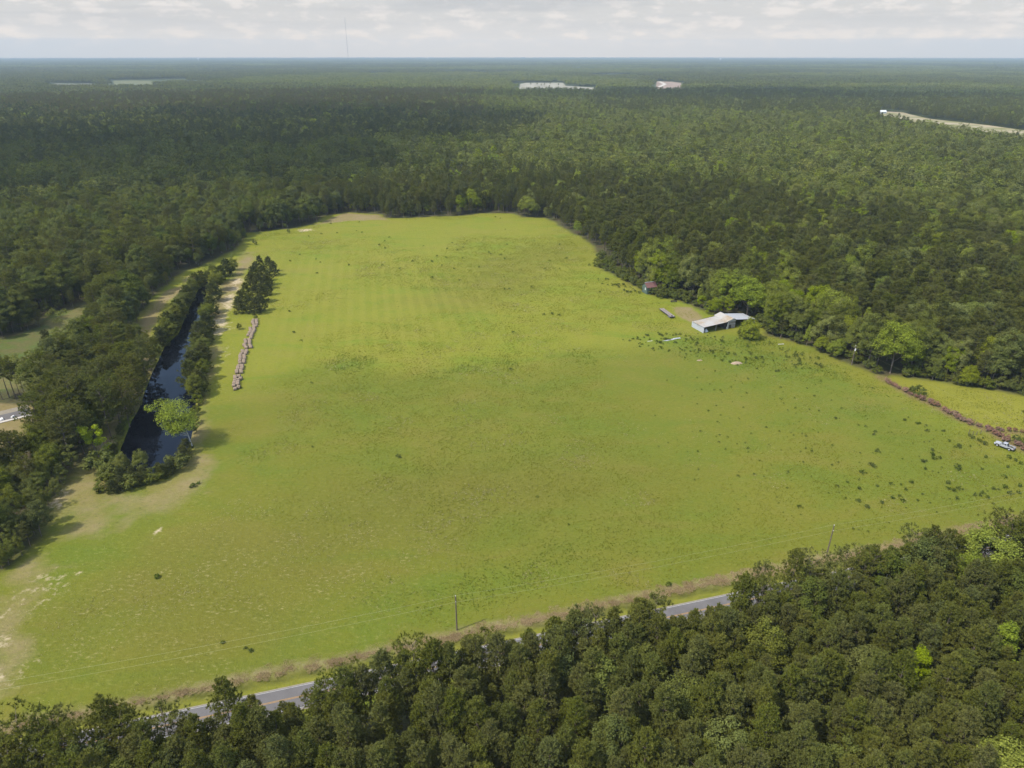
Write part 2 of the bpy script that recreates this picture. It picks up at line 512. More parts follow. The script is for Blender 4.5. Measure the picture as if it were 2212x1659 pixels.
# ------------------------------------------------------------------ ground: one sheet out to the horizon, finely divided round the farm
GX = np.arange(-330, 431, 2.0); GY = np.arange(40, 661, 2.0)
gx, gy = np.meshgrid(GX, GY)
x, y = gx.ravel(), gy.ravel()
rs, rt = road_st(x, y)
pd = sdist(x, y, POND)
z = np.zeros_like(x)
z -= 1.9*sstep(-2.0, 4.0, pd)
z -= .55*np.exp(-((rt-3.1)/1.1)**2)*(rt > -1)
z += .10*np.exp(-((rt-5.6)/1.4)**2)
edge = np.minimum.reduce([x+330, 430-x, y-40, 660-y])
calm = sstep(0, 40, edge)*sstep(2, 14, rt)*sstep(0, 12, -pd)
z += calm*((vnoise(x,y,60)-.5)*.5+(vnoise(x,y,17)-.5)*.18)
def area(pts, soft=6.0, wob=8.0, sc=14.0):
    P = GP(pts)
    return sstep(-soft, soft, sdist(x, y, P)+(fnoise(x,y,sc)-.5)*2*wob)
A = {}
A['open'] = sstep(-3, 1.5, sdist(x, y, OPEN)+(fnoise(x,y,9)-.5)*5)
A['lawn'] = np.maximum(sstep(-3, 2, sdist(x, y, LAWN)), 0)
rl = GP([(1915,826),(1974,858),(2018,876),(2062,902),(2133,929),(2212,937),(2420,950),(2420,880),(2212,858),(2080,838),(1925,816)])
A['hay'] = sstep(-2, 2, sdist(x, y, rl))
A['dirt'] = np.maximum.reduce([
    area([(425,985),(440,900),(452,850),(462,800),(470,740),(480,690),(505,650),(535,600),(560,548),(530,548),(500,590),(470,640),(450,700),(445,780),(435,850),(420,950)], 7, 7),
    area([(-60,1400),(0,1300),(60,1240),(130,1120),(165,1030),(215,1000),(235,1065),(300,1085),(410,1030),(430,990),(440,1040),(330,1120),(240,1140),(150,1180),(110,1270),(40,1410),(-60,1500)], 10, 12, 9)*.84,
    area([(305,690),(345,645),(440,582),(420,600),(380,640),(330,710),(310,760),(330,800),(300,860),(270,900),(240,960),(210,980),(240,900),(290,800),(295,740)], 4, 5),
    area([(684,489),(745,464),(822,469),(830,479),(760,482)], 3, 4), area([(1455,668),(1490,668),(1515,690),(1500,705),(1470,690)], 2, 2.5),
    area([(-120,862),(85,880),(96,920),(40,968),(-120,1000)], 2, 2), sstep(0,1,A['lawn'])*(fnoise(x,y,22) > .55)*.45])
A['sand'] = np.maximum.reduce([
    area([(455,725),(468,690),(488,655),(508,610),(520,606),(512,645),(500,690),(498,715),(470,735)], 5, 6, 7)*.95,
    area([(-80,1490),(0,1385),(50,1315),(115,1250),(128,1262),(70,1350),(0,1450),(-80,1540)], 9, 12, 5)*.72,
    area([(103,1100),(140,1055),(150,1062),(112,1110)], 3, 4, 6)*.7, area([(290,1190),(350,1140),(355,1143),(300,1196)], .8, 1.2, 5)*.8,
    area([(470,800),(480,760),(500,740),(495,780)], 4, 6, 7)*.45, area([(640,500),(680,497),(682,502),(645,507)], 3, 3, 6)*.8])
A['lush'] = np.clip(np.maximum.reduce([
    area([(690,795),(740,775),(800,783),(780,800),(720,806)], 5, 6)*1.0, area([(880,800),(1060,790),(1240,762),(1400,755),(1240,775),(1000,815)], 6, 8)*.6,
    area([(1340,735),(1500,722),(1660,735),(1800,790),(1890,850),(1930,940),(1850,930),(1700,840),(1450,770)], 12, 14)*.75,
    area([(430,1000),(600,940),(560,1000),(430,1050)], 9, 12)*.7, area([(150,1120),(280,1080),(340,1100),(200,1190)], 8, 10)*.7,
    area([(500,1420),(700,1320),(1000,1240),(1200,1200),(1250,1240),(900,1330),(600,1440)], 9, 12)*.65, area([(1420,1265),(1520,1245),(1540,1255),(1440,1275)], 3, 4)*.9]), 0, 1)
A['dull'] = np.maximum.reduce([area([(150,1330),(400,1180),(750,1060),(950,960),(1300,960),(1420,1060),(1200,1160),(900,1200),(560,1340),(300,1440)], 25, 22, 30)*.8,  # lower field: brownish dry grass, with soft cloud shade put into the colour
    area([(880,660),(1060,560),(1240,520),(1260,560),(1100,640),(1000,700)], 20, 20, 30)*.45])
A['fleck'] = np.maximum.reduce([area([(-80,1500),(150,1260),(420,1130),(800,1120),(1080,1140),(1000,1220),(700,1330),(300,1420)], 22, 26, 20)*.9,
    area([(380,1400),(520,1310),(800,1240),(860,1250),(640,1340),(460,1440)], 9, 16, 12)])
A['bank'] = np.exp(-((rt-5.2-(vnoise(rs,rt*0,12)-.5)*1.6)/1.0)**2)*(.75+.25*vnoise(x,y,6))
A['verge'] = sstep(-.5, .5, rt)*sstep(3.2, 2.0, rt)
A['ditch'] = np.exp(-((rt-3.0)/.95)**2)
fl = GP([(1900,818),(1974,861),(2018,879),(2062,905),(2133,932),(2174,955),(2230,984)])
A['fence'] = np.maximum(np.exp(-(segdist(x, y, fl, False)/1.7)**2), .8*np.exp(-(segdist(x, y, GP([(2133,932),(2212,940),(2300,945)]), False)/1.5)**2))
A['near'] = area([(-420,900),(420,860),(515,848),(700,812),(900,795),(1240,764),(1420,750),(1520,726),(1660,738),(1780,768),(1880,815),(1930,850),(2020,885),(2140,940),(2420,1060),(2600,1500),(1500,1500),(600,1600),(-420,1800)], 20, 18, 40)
A['stripe'] = area([(610,560),(960,540),(1100,700),(1000,760),(600,790)], 25, 15, 30)
V = np.stack([x, y, z], 1)
nx, ny = len(GX), len(GY)
ii = (np.arange(ny-1)[:, None]*nx+np.arange(nx-1)[None, :]).ravel()
Q = np.stack([ii, ii+1, ii+nx+1, ii+nx], 1)
rim = [0, nx-1, nx*ny-1, nx*(ny-1)]
nv = len(V); Vs = [V]; Qs = [Q]
prev = rim
for e in (900, 3000, 12000, 25000):
    c = len(np.concatenate(Vs))
    Vs.append(np.array([(-e, 40-e, 0), (e, 40-e, 0), (e, 660+e, 0), (-e, 660+e, 0)], float))
    cur = [c, c+1, c+2, c+3]
    Qs.append(np.array([(prev[k], cur[k], cur[(k+1) % 4], prev[(k+1) % 4]) for k in range(4)]))
    prev = cur
Vall = np.concatenate(Vs)

def ground_mat():
    t = NT('pasture_ground')
    p = t.pos()
    a = {k: t.attr(k) for k in A}
    n_big = t.noise(.018, 4, .6, p); n_mid = t.noise(.11, 4, .65, p); n_sm = t.noise(.55, 4, .7, p); n_fine = t.noise(2.2, 3, .7, p)
    wv = t.noise(1.0, 4, .72, t.mapping(p, (.7, 1.35, 1), (0, 0, .35)))
    far = t.mix(t.mrange(t.noise(.0016, 5, .6, p), .35, .65), (.030,.040,.014), (.055,.066,.022))
    floor = t.mix(t.mrange(n_mid, .35, .65), (.055,.042,.024), (.060,.066,.024))
    ln = t.n('ShaderNodeVectorMath', operation='LENGTH'); t.l(p, ln.inputs[0])
    floor = t.mix(t.mrange(ln.outputs['Value'], 900, 1600), floor, far)
    grass = t.mix(t.mrange(n_big, .32, .68), (.140,.152,.014), (.158,.156,.018))
    n_pat = t.noise(.05, 5, .65, t.mapping(p, (.55, 1.2, 1), (0, 0, .15)), .6)
    grass = t.mix(t.math('MULTIPLY', t.mrange(n_pat, .52, .66), .75), grass, (.112,.150,.012))
    grass = t.mix(t.math('MULTIPLY', t.mrange(n_pat, .46, .34), .55), grass, (.165,.146,.026))
    longer_shaded = t.mix(t.mrange(n_big, .35, .65), (.100,.114,.012), (.118,.118,.014))
    longer_shaded = t.mix(t.math('MULTIPLY', t.mrange(n_pat, .50, .64), .7), longer_shaded, (.086,.113,.011))
    longer_shaded = t.mix(t.math('MULTIPLY', t.mrange(n_pat, .47, .36), .6), longer_shaded, (.130,.116,.020))
    grass = t.mix(a['near'], grass, longer_shaded)  # near half darker: longer grass, plus cloud shade put into its colour
    grass = t.mix(t.math('MULTIPLY', t.mrange(n_mid, .50, .70), .25), grass, (.085,.118,.011))
    grass = t.mix(t.math('MULTIPLY', a['lush'], t.mrange(n_mid, .30, .62, 0, .8)), grass, (.082,.120,.013))
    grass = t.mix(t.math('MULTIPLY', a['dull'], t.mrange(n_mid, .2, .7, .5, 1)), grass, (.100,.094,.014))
    st = t.n('ShaderNodeTexWave', wave_type='BANDS', bands_direction='X'); st.inputs['Scale'].default_value = .05; st.inputs['Distortion'].default_value = .5; st.inputs['Detail'].default_value = 2
    t.l(t.mapping(p, (1,1,1), (0,0,R(-11))), st.inputs['Vector'])
    grass = t.mix(t.math('MULTIPLY', t.math('MULTIPLY', t.mrange(st.outputs['Fac'], .35, .8), a['stripe']), .22), grass, (.205,.19,.03))
    hay = t.mix(t.mrange(n_mid, .3, .7), (.150,.150,.017), (.172,.165,.021))
    grass = t.mix(a['hay'], grass, hay)
    lawn = t.mix(t.mrange(n_mid, .4, .6), (.085,.08,.028), (.065,.09,.02))
    c = t.mix(t.math('MAXIMUM', a['open'], 0.0), floor, grass)
    c = t.mix(a['lawn'], c, lawn)
    dm = t.mrange(t.math('ADD', a['dirt'], t.math('MULTIPLY', t.math('SUBTRACT', n_sm, .5), .5)), .25, .85)
    c = t.mix(dm, c, t.mix(t.mrange(n_mid, .35, .65), (.168,.138,.052), (.192,.148,.076)))
    sm = t.mrange(t.math('ADD', a['sand'], t.math('MULTIPLY', t.math('SUBTRACT', n_sm, .5), 1.6)), .45, .95)
    c = t.mix(sm, c, t.mix(n_fine, (.32,.25,.15), (.46,.38,.26)))
    fm = t.math('MULTIPLY', t.mrange(wv, .56, .66), a['fleck'])
    fm = t.math('MULTIPLY', fm, t.mrange(n_mid, .42, .62))
    c = t.mix(t.math('MULTIPLY', fm, .9), c, (.25,.205,.105))
    c = t.mix(t.math('MULTIPLY', a['verge'], .8), c, t.mix(t.mrange(n_sm, .3, .7), (.140,.142,.018), (.180,.168,.024)))
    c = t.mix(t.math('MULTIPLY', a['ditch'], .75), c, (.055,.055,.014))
    c = t.mix(t.math('MULTIPLY', a['bank'], t.mrange(n_sm, .25, .6)), c, t.mix(n_fine, (.15,.115,.058), (.27,.215,.13)))
    c = t.mix(t.math('MULTIPLY', a['fence'], t.mrange(n_sm, .2, .5)), c, t.mix(n_fine, (.10,.055,.032), (.21,.14,.09)))
    c = t.mix(t.mrange(wv, .44, .30, 0, .45), c, (.045,.055,.008), 'MIX')
    c = t.mix(t.math('MULTIPLY', t.mrange(wv, .55, .70), .45), c, (.185,.185,.04))
    h = t.math('ADD', t.math('MULTIPLY', n_sm, .7), t.math('MULTIPLY', n_fine, .35))
    return t.bsdf(c, .95, .1, 0, h, .9, .35)
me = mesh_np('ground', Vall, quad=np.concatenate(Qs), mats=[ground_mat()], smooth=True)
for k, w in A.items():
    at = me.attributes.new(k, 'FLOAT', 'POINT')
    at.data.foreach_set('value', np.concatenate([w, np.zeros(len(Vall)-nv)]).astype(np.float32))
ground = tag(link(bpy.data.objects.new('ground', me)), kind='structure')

# pond water
t = NT('pond_water')
M['water'] = t.bsdf((.003,.004,.007), .03, .5)
next(n for n in t.t.nodes if n.type == 'BSDF_PRINCIPLED').inputs['IOR'].default_value = 1.17
mb = MB(); P = POND
cen = P.mean(0); Pw = []
for i in range(len(P)):
    d = P[i]-P[i-1]; e = P[(i+1) % len(P)]-P[i]; n = np.array([d[1]+e[1], -d[0]-e[0]]); n /= np.linalg.norm(n)+1e-9
    Pw.append(P[i])
n = len(Pw)
from mathutils.geometry import tessellate_polygon
big = []
for i in range(len(Pw)):
    a, b = Pw[i], Pw[(i+1) % len(Pw)]; m = max(1, int(np.linalg.norm(b-a)/1.5)); nn = np.array([-(b-a)[1], (b-a)[0]])/(np.linalg.norm(b-a)+1e-9)
    for k in range(m):
        q = a+(b-a)*k/m; big.append(q+nn*(float(fnoise(q[0], q[1], 5.0))-.5)*2.2)
mb.add([(q[0], q[1], -.95) for q in big], [tuple(tr) for tr in tessellate_polygon([[Vector((q[0], q[1], 0)) for q in big]])])
o = mb.build('water', M['water']); tag(o, kind='structure')
if o.data.polygons[0].normal.z < 0: o.data.flip_normals()

# ------------------------------------------------------------------ road
t = NT('asphalt'); p = t.pos(); n1 = t.noise(.25, 4, .6, p); n2 = t.noise(9, 2, .6, p)
M['asphalt'] = t.bsdf(t.mix(t.mrange(n1, .3, .7), (.098,.092,.092), (.125,.118,.116)), .9, .2, 0, n2, .3, .01)
M['white_paint'] = plain('white_road_paint', (.34,.335,.32), (.44,.43,.41), 2, .7)
M['yellow_paint'] = plain('yellow_road_paint', (.30,.16,.04), (.36,.21,.06), 2, .7)
M['gravel'] = plain('shoulder_gravel', (.17,.15,.11), (.24,.21,.165), 1.5, .95)
def strip(mb, t0, t1, z, s0=-420, s1=420, step=20):
    ss = np.arange(s0, s1+1, step)
    vs, fs = [], []
    for k, s in enumerate(ss):
        a, b = road_pt(s, t0), road_pt(s, t1)
        vs += [(a[0], a[1], z), (b[0], b[1], z)]
        if k: fs.append((2*k-2, 2*k-1, 2*k+1, 2*k)[::-1])
    mb.add(vs, fs)
mb = MB(); strip(mb, -ROAD_W, 0, .06)
road = tag(mb.build('road', M['asphalt']), kind='structure')
mb = MB(); strip(mb, -ROAD_W-.4, -ROAD_W, .05); strip(mb, 0, .3, .05)
tag(mb.build('road_shoulder', M['gravel']), kind='structure')
mb = MB(); strip(mb, -.26, -.17, .066); strip(mb, -ROAD_W+.17, -ROAD_W+.26, .066)
tag(mb.build('road_edge_line', M['white_paint']), kind='structure')
mb = MB(); strip(mb, -ROAD_W/2-.17, -ROAD_W/2-.07, .066); strip(mb, -ROAD_W/2+.07, -ROAD_W/2+.17, .066)
tag(mb.build('road_centre_line', M['yellow_paint']), kind='structure')

# the side road end at the left
d0, d1 = np.array(G(-120, 938)), np.array(G(66, 893))
dd = (d1-d0)/np.linalg.norm(d1-d0); dn = np.array([-dd[1], dd[0]])
def dpt(s, t): q = d0+dd*s+dn*t; return (q[0], q[1])
LD = np.linalg.norm(d1-d0)
def dstrip(name, mat, t0, t1, z, h=None):
    mb = MB()
    if h:
        c = [dpt(0,t0), dpt(LD,t0), dpt(LD,t1), dpt(0,t1)]
        mb.add([(q[0],q[1],0) for q in c]+[(q[0],q[1],h) for q in c], [(0,3,2,1),(4,5,6,7),(0,1,5,4),(1,2,6,5),(2,3,7,6),(3,0,4,7)])
    else:
        mb.add([(*dpt(0,t0),z), (*dpt(LD,t0),z), (*dpt(LD,t1),z), (*dpt(0,t1),z)], [(0,1,2,3)])
    return tag(mb.build(name, mat), kind='structure')
M['concrete'] = plain('concrete', (.36,.33,.29), (.46,.43,.39), 1.2, .9)
dstrip('side_road', M['asphalt'], -2.6, 3.4, .06)
dstrip('side_road_shoulder', M['gravel'], 3.4, 7.2, .05)
dstrip('kerb', M['concrete'], -4.0, -2.6, 0, .14)

# ------------------------------------------------------------------ clearings far off
cols = {0: ((.19,.175,.13),(.28,.26,.20)), 1: ((.20,.145,.11),(.26,.195,.15)), 2: ((.075,.085,.03),(.14,.135,.06)), 3: ((.06,.07,.03),(.19,.18,.16)), 4: ((.16,.155,.06),(.30,.25,.165)), 5: ((.17,.18,.08),(.21,.21,.10)), 6: ((.17,.18,.08),(.21,.21,.10))}
for k, P in enumerate(CLEAR):
    t = NT('clearing_soil'); nz = t.noise(.02, 4, .65, t.pos())
    m = t.bsdf(t.mix(t.mrange(nz, .4, .6), *cols[k]), .95, .1)
    tri = tessellate_polygon([[Vector((q[0], q[1], 0)) for q in P]])
    o = MB().add([(q[0], q[1], .06) for q in P], [tuple(a) for a in tri]).build('field', m)
    if o.data.polygons[0].normal.z < 0: o.data.flip_normals()
    tag(o, kind='structure')
M['track'] = plain('pale_track', (.38,.34,.28), (.46,.42,.36), .1, .95)
tp = GP([(1424,180.8),(1436,186.5),(1424,192.5)])
mb = MB()
for a, b in zip(tp[:-1], tp[1:]):
    d = (b-a)/np.linalg.norm(b-a); nn = np.array([-d[1], d[0]])*7
    mb.add([(*(a-nn), .12), (*(b-nn), .12), (*(b+nn), .12), (*(a+nn), .12)], [(0,1,2,3)])
tag(mb.build('path', M['track']), kind='structure')

# ------------------------------------------------------------------ trees: every position first, then the ones that show largest become things
def species(u, v, x, y):
    """stand by stand: which tree grows here"""
    n = len(u); r = RNG.random(n)
    dd_ = np.hypot(x, y)
    u = u+(fnoise(x, y, 120)-.5)*150+(fnoise(x+900, y, 500)-.5)*260
    v = v+((fnoise(x-700, y, 160)-.5)*70+(fnoise(x, y+400, 600)-.5)*60)*np.clip(500/dd_, .12, 1)
    wob = (fnoise(x, y, 90)-.5)
    k = np.full(n, 'hard', dtype='<U12')
    pine = np.full(n, .22)
    right_pine = inpoly(x, y, GP([(828,480),(1110,467),(1180,478),(1292,545),(1292,590),(1400,606),(1560,650),(1750,705),(1900,760),(2240,870),(2700,900),(2700,610),(2212,570),(1900,490),(1500,425),(1200,392),(980,400),(700,430),(740,470)]))
    pine = np.where(right_pine, .86, pine)
    left = (u < 820) & (v > 330)
    pine = np.where(left & ~right_pine, .30+wob*.8, pine)
    band = (u < 1150) & (v < 335+wob*90) & (v > 255+wob*40+(u-300)*.01)
    pine = np.where(band, .86, pine)
    tan = (u < 1050) & (v <= 262+wob*70) & (v > 196+wob*30)
    pine = np.where(tan, .88, pine)
    farb = (v <= 200+wob*20)
    pine = np.where(farb, .5+wob*1.6, pine)
    rb = (u > 1300) & (v < 250+(u-1300)*.05) & (v > 205)
    pine = np.where(rb, .75, pine)
    isp = r < pine
    k[isp] = 'pine'
    q = RNG.random(n)
    hw = ~isp
    k[hw & left] = 'hard_dark'  # same broadleaf as elsewhere, its cloud shade carried by the darker leaf colour
    k[hw & left & (q < .25)] = 'hard'
    k[hw & ~left & (q < .38)] = 'hard_pale'
    k[hw & ~left & (q > .93)] = 'hard_bright'
    k[hw & right_pine & (q > .6)] = 'hard_bright'
    return k, isp, tan & isp & (RNG.random(n) < .75), (band | left) & isp & (RNG.random(n) < .7)

def jitter_grid(x0, x1, y0, y1, s, seed):
    r = np.random.default_rng(seed)
    a, b = np.meshgrid(np.arange(x0, x1, s), np.arange(y0, y1, s))
    a = a.ravel()+(r.random(a.size)-.5)*s*.95; b = b.ravel()+(r.random(b.size)-.5)*s*.95
    return a, b

CAND = []            # (key, x, y, scale, z-scale, kind-of-place)
fx, fy = jitter_grid(-640, 860, 130, 760, 5.6, 21)
rs_, rt_ = road_st(fx, fy)
ok = ~is_open(fx, fy) & (rt_ > 8) & (np.hypot(fx, fy) < 690)
u_, v_ = UV(fx, fy)
ok &= (u_ > -480) & (u_ < 2800)
fx, fy = fx[ok], fy[ok]
u_, v_ = UV(fx, fy)
k_, isp_, tan_, dk_ = species(u_, v_, fx, fy)
ed = np.minimum(np.abs(sdist(fx, fy, OPEN)), np.abs(sdist(fx, fy, LAWN)))
sc = .72+.55*RNG.random(len(fx))**1.2
thin = RNG.random(len(fx)) < np.where(isp_, .97, .72)
for i in np.nonzero(thin)[0]:
    key = str(k_[i]); s = sc[i]; zz = .9+.2*RNG.random()
    if ed[i] < 9 and u_[i] > 1290 and v_[i] < 690 and v_[i] > 560: key, s = ('shrub', .8+.5*RNG.random()) if ed[i] < 7 else ('hard', .55)
    elif ed[i] < 3.5: s *= .6
    elif key == 'pine' and u_[i] < 700: key = 'tall_pine' if RNG.random() < .55 else 'pine'; s *= .85
    if key == 'pine': s *= 1.04
    CAND.append((key, fx[i], fy[i], s, zz, 'wood'))
# low brush beside the old barns and along the hayfield
bx, by = jitter_grid(60, 260, 200, 420, 3.4, 23)
bu, bv = UV(bx, by)
e1 = sdist(bx, by, OPEN)
for i in range(len(bx)):
    if -6.5 < e1[i] < -.3 and bu[i] > 1295 and not (1485 < bu[i] < 1660 and 672 < bv[i] < 735):
        CAND.append(('shrub', bx[i], by[i], .55+.5*RNG.random(), .9+.3*RNG.random(), 'brush'))
# the near stand
nx_, ny_ = jitter_grid(-230, 420, 10, 340, 3.6, 25)
rs_, rt_ = road_st(nx_, ny_)
for i in range(len(nx_)):
    tt = -rt_[i]-ROAD_W
    if tt < 4.6+2.0*RNG.random(): continue
    u, v = UV(nx_[i], ny_[i], 12)
    if not (-420 < u < 2750 and v < 2050): continue
    r = RNG.random()
    front = tt < 11
    key = 'stand_pine' if r < .965 else ('hard_dark' if r < .99 else 'hard')
    s = .74+.40*RNG.random()
    if front: s = .95+.24*RNG.random()
    if front and RNG.random() < .25: key = 'thin_pine'; s = .85+.22*RNG.random()
    if tt < 22:
        for a_, b_ in ((395, 432), (590, 672), (1462, 1552)):
            ut, vt = UV(nx_[i], ny_[i], 16*s)
            if a_-25 < ut < b_+25:
                need = 1498+(ut-585)*(1292-1498)/972+34
                while vt < need and s > .35: s -= .04; ut, vt = UV(nx_[i], ny_[i], 16*s)
    if s < .5: continue
    CAND.append((key, nx_[i], ny_[i], s, .9+.22*RNG.random(), 'front' if front else 'stand'))

SPECIAL = []         # (key, u, v of the foot, height in metres, label, group)
def sp(key, u, v, h, label, group=None, w=1.0): SPECIAL.append((key, *G(u, v), h, label, group, w))
# broadleaf trees standing in the pine stand
def crown_at(key, u, vtop, h, label, w=1.0):
    """foot of a tree whose top is sighted at u, vtop"""
    px, py = G(u, vtop, h); SPECIAL.append((key, px, py, h, label, None, w))
crown_at('pointed', 1998, 1404, 15, 'slim bright green tree rising among dark pines in the near stand, narrow and upright')
crown_at('hard', 1660, 1354, 17, 'mid green broadleaf tree in the near pine stand just below the grey road')
crown_at('hard', 1875, 1412, 15, 'wide mid green broadleaf crown between the pines, beside the slim bright tree', 1.15)
crown_at('pointed', 2186, 1346, 16, 'bright green tree cut by the picture edge, in the pines below the big lime crown', 1.1)
crown_at('hard_bright', 2148, 1140, 19, 'big lime green tree at the roadside end of the near pine stand', 1.0)
crown_at('hard_bright', 2108, 1195, 15, 'smaller lime green tree in front of the big lime one by the road', .9)
crown_at('hard', 1560, 1574, 17, 'broad deep green broadleaf crown at the bottom of the near stand', 1.2)
crown_at('hard_bright', 2190, 1610, 17, 'lime green crown in the bottom corner of the near stand', 1.0)
crown_at('hard', 1840, 1600, 16, 'dark green broadleaf crown low in the near stand, right of the broad deep green one', 1.1)
crown_at('pointed', 1752, 1210, 15, 'slim light green tree on the road edge of the near stand', .7)
crown_at('pointed', 1790, 1248, 11, 'short light green tree beside the slim one on the road edge', .8)
for u, vt, h, lab in ((1990,1136,20,'tallest dark pine at the road, standing clear above the verge'), (1836,1182,17,'open crowned pine whose top stands against the roadside bank'), (1652,1218,16,'pale green pine leaning out over the road'), (1420,1286,16,'pine with a broken flat top against the yellow verge'),
                      (1010,1376,15,'pine at the road edge right of the bare trunks'), (945,1395,16,'thin pine showing its bare trunk beside the road'), (755,1438,16,'open pine in front of the roadside verge, left of the bare trunks'), (345,1528,17,'spreading pine covering the road near the bottom corner'), (100,1532,18,'wide ragged pine in the bottom corner over the road'), (540,1505,15,'round topped pine standing before the clear piece of road')):
    px, py = G(u, vt, h); SPECIAL.append(('thin_pine' if h > 15 else 'stand_pine', px, py, h, lab, None, 1.0))
# round the pond
for i, (u, v, h) in enumerate([(505,588,9),(492,600,9),(480,612,8),(472,632,9),(463,655,9),(458,680,8),(452,702,8.5),(448,722,9),(446,748,7),(442,772,7),(440,792,8),(437,808,8),(438,828,8),(432,848,8),(470,618,7),(444,760,6),(452,722,8),(446,735,7),(436,840,7),(430,862,7),(462,640,7),(498,600,7),(455,690,8),(442,782,7),(424,790,9.5),(420,815,9.5),(417,838,9.5),(420,860,8),(428,768,8.5),(434,742,8.5)]):
    sp('young_pine' if i % 3 else 'hard', u, v, h*1.2, 'dark bushy tree in the row on the pasture bank of the pond', 'trees on the pasture bank of the pond', 1.3)
for i, (u, v, h) in enumerate([(447,598,6),(412,628,8),(400,642,8.5),(394,656,8),(385,674,8),(375,690,8.5),(365,706,9),(354,722,9),(344,738,9),(336,752,8),(405,634,7),(390,665,8),(380,682,8),(369,698,8),(359,714,8),(349,730,8),(340,745,7),(424,618,7),(436,606,6)]):
    sp('young_pine' if i % 2 else 'hard', u+13, v, h*1.2, 'dark bushy tree in the row on the far bank of the pond', 'trees on the far bank of the pond', 1.35)
for i, (u, v, h) in enumerate([(352,752,5),(343,768,4.5),(333,785,5),(325,803,4),(317,822,4.5),(310,842,4),(303,858,5),(294,884,4),(284,905,4.5),(272,925,4),(262,945,4.5),(254,966,4),(249,985,4)]):
    sp('shrub' if i % 2 else 'young_pine', u, v, h, 'dark shrub overhanging the tree shaded bank of the pond', 'shrubs on the shaded bank of the pond')
for i, (u, v, h) in enumerate([(428,876,4.5),(425,898,3.5),(423,918,3.5),(419,938,3)]):
    sp('shrub', u, v, h, 'low green shrub on the pasture bank beside the big light tree', 'shrubs beside the big light tree')
wl = GP([(449,598),(429,618),(413,647),(404,666),(395,686),(380,721),(349,750)])
for a, b in zip(wl[:-1], wl[1:]):
    m = max(1, int(np.linalg.norm(b-a)/2.3))
    for k in range(m):
        q = a+(b-a)*(k+.5)/m+RNG.normal(size=2)*.7
        SPECIAL.append(('shrub', q[0], q[1], 1.5+2.2*RNG.random(), 'low dark shrub overhanging the far bank waterline of the pond', 'shrubs on the far bank waterline', 1.2))
sp('hard_pale', 330, 775, 7, 'olive green vine covered tree where the far bank row ends at open water')
for i, (u, v, h) in enumerate([(232,1060,5),(246,1069,5),(263,1065,5.5),(281,1060,5),(299,1055,5),(316,1049,4.5),(336,1045,5),(353,1038,5.5),(369,1028,5.5),(386,1016,5.5),(398,1000,6),(405,985,6),(240,1036,5.5),(262,1040,5),(287,1036,4.5),(226,1022,7),(310,1036,4),(345,1026,4)]):
    sp('young_pine' if i % 3 else 'shrub', u, v, h, 'dark shrub in the thicket round the near end of the pond', 'thicket at the near end of the pond', 1.15)
sp('hard', 275, 1028, 8, 'lighter green sapling in the pond thicket, left of its twin')
sp('hard', 306, 1024, 8.5, 'lighter green sapling in the pond thicket, right of its twin')
for i, (u, v) in enumerate([(563,588),(583,592),(553,600),(594,600),(548,612),(570,612),(582,620),(544,630),(562,632),(580,642),(534,652),(554,655),(570,657),(524,672),(540,680),(556,683),(568,676),(518,682),(577,628)]):
    sp('young_pine', u, v, 8.5+2*RNG.random(), 'young pine in the dense island of pines at the head of the hay bales', 'island of young pines beside the track')
sp('shrub', 518, 716, 3.6, 'round dark bush alone on the sandy ground left of the hay bales', None, .75)
sp('shrub', 553, 694, 2.6, 'dark bush touching the far end of the hay bale row', None, .7)
sp('shrub', 551, 533, 4, 'lone dark bush on the grass near the far left corner of the pasture', None, .7)
sp('shrub', 624, 508, 3.6, 'lone dark bush beside the pale weeds at the far edge of the pasture', None, .6)
sp('weed', 518, 843, 1.4, 'green weeds growing among the near hay bales')
# tall pines between the side road and the pond
for u, v, h in [(240,947,21),(260,918,20),(296,847,21),(286,852,20),(268,872,20),(215,905,20),(232,885,20),(250,868,19),(208,930,21),(308,850,19),(303,872,20),(292,897,19),(280,925,18),(318,826,19),(328,802,17),(188,935,21),(172,962,21),(150,955,20),(118,938,20),(130,985,20),(155,1003,20),(98,968,20),(182,985,19),(280,832,18)]:
    sp('tall_pine', u, v, h, 'tall pine with a layered crown between the side road and the pond', 'tall pines between the side road and the pond')
for u, v, h in [(20,862,18),(34,864,18),(46,868,18),(56,868,17),(5,868,18),(70,862,17),(-15,870,18)]:
    sp('thin_pine', u, v, h, 'slender pine with a bare lower trunk in the grove behind the side road', 'grove behind the side road')
sp('tall_pine', 80, 707, 12, 'spreading pine at the far edge of the small left lawn')
sp('young_pine', 107, 764, 10.5, 'lone round dark pine standing on the near edge of the small left lawn')
for u, v, h in [(88,1072,8),(70,1110,9),(30,1190,9),(48,1205,7),(20,1225,8),(105,1095,6),(120,1075,6),(130,1050,7),(5,1235,7),(75,1160,7),(62,1052,9),(25,1048,11),(-5,1060,11),(45,1062,10),(78,1005,14),(98,1022,14),(120,1035,12),(142,1028,11),(105,1058,11),(60,1092,13),(30,1135,13),(85,1112,11),(10,1102,14),(38,1165,12),(0,1182,14),(-20,1140,14)]:
    sp('hard', u, v, h, 'mid green tree on the edge of the left wood above the bare sandy corner', 'edge of the left wood')
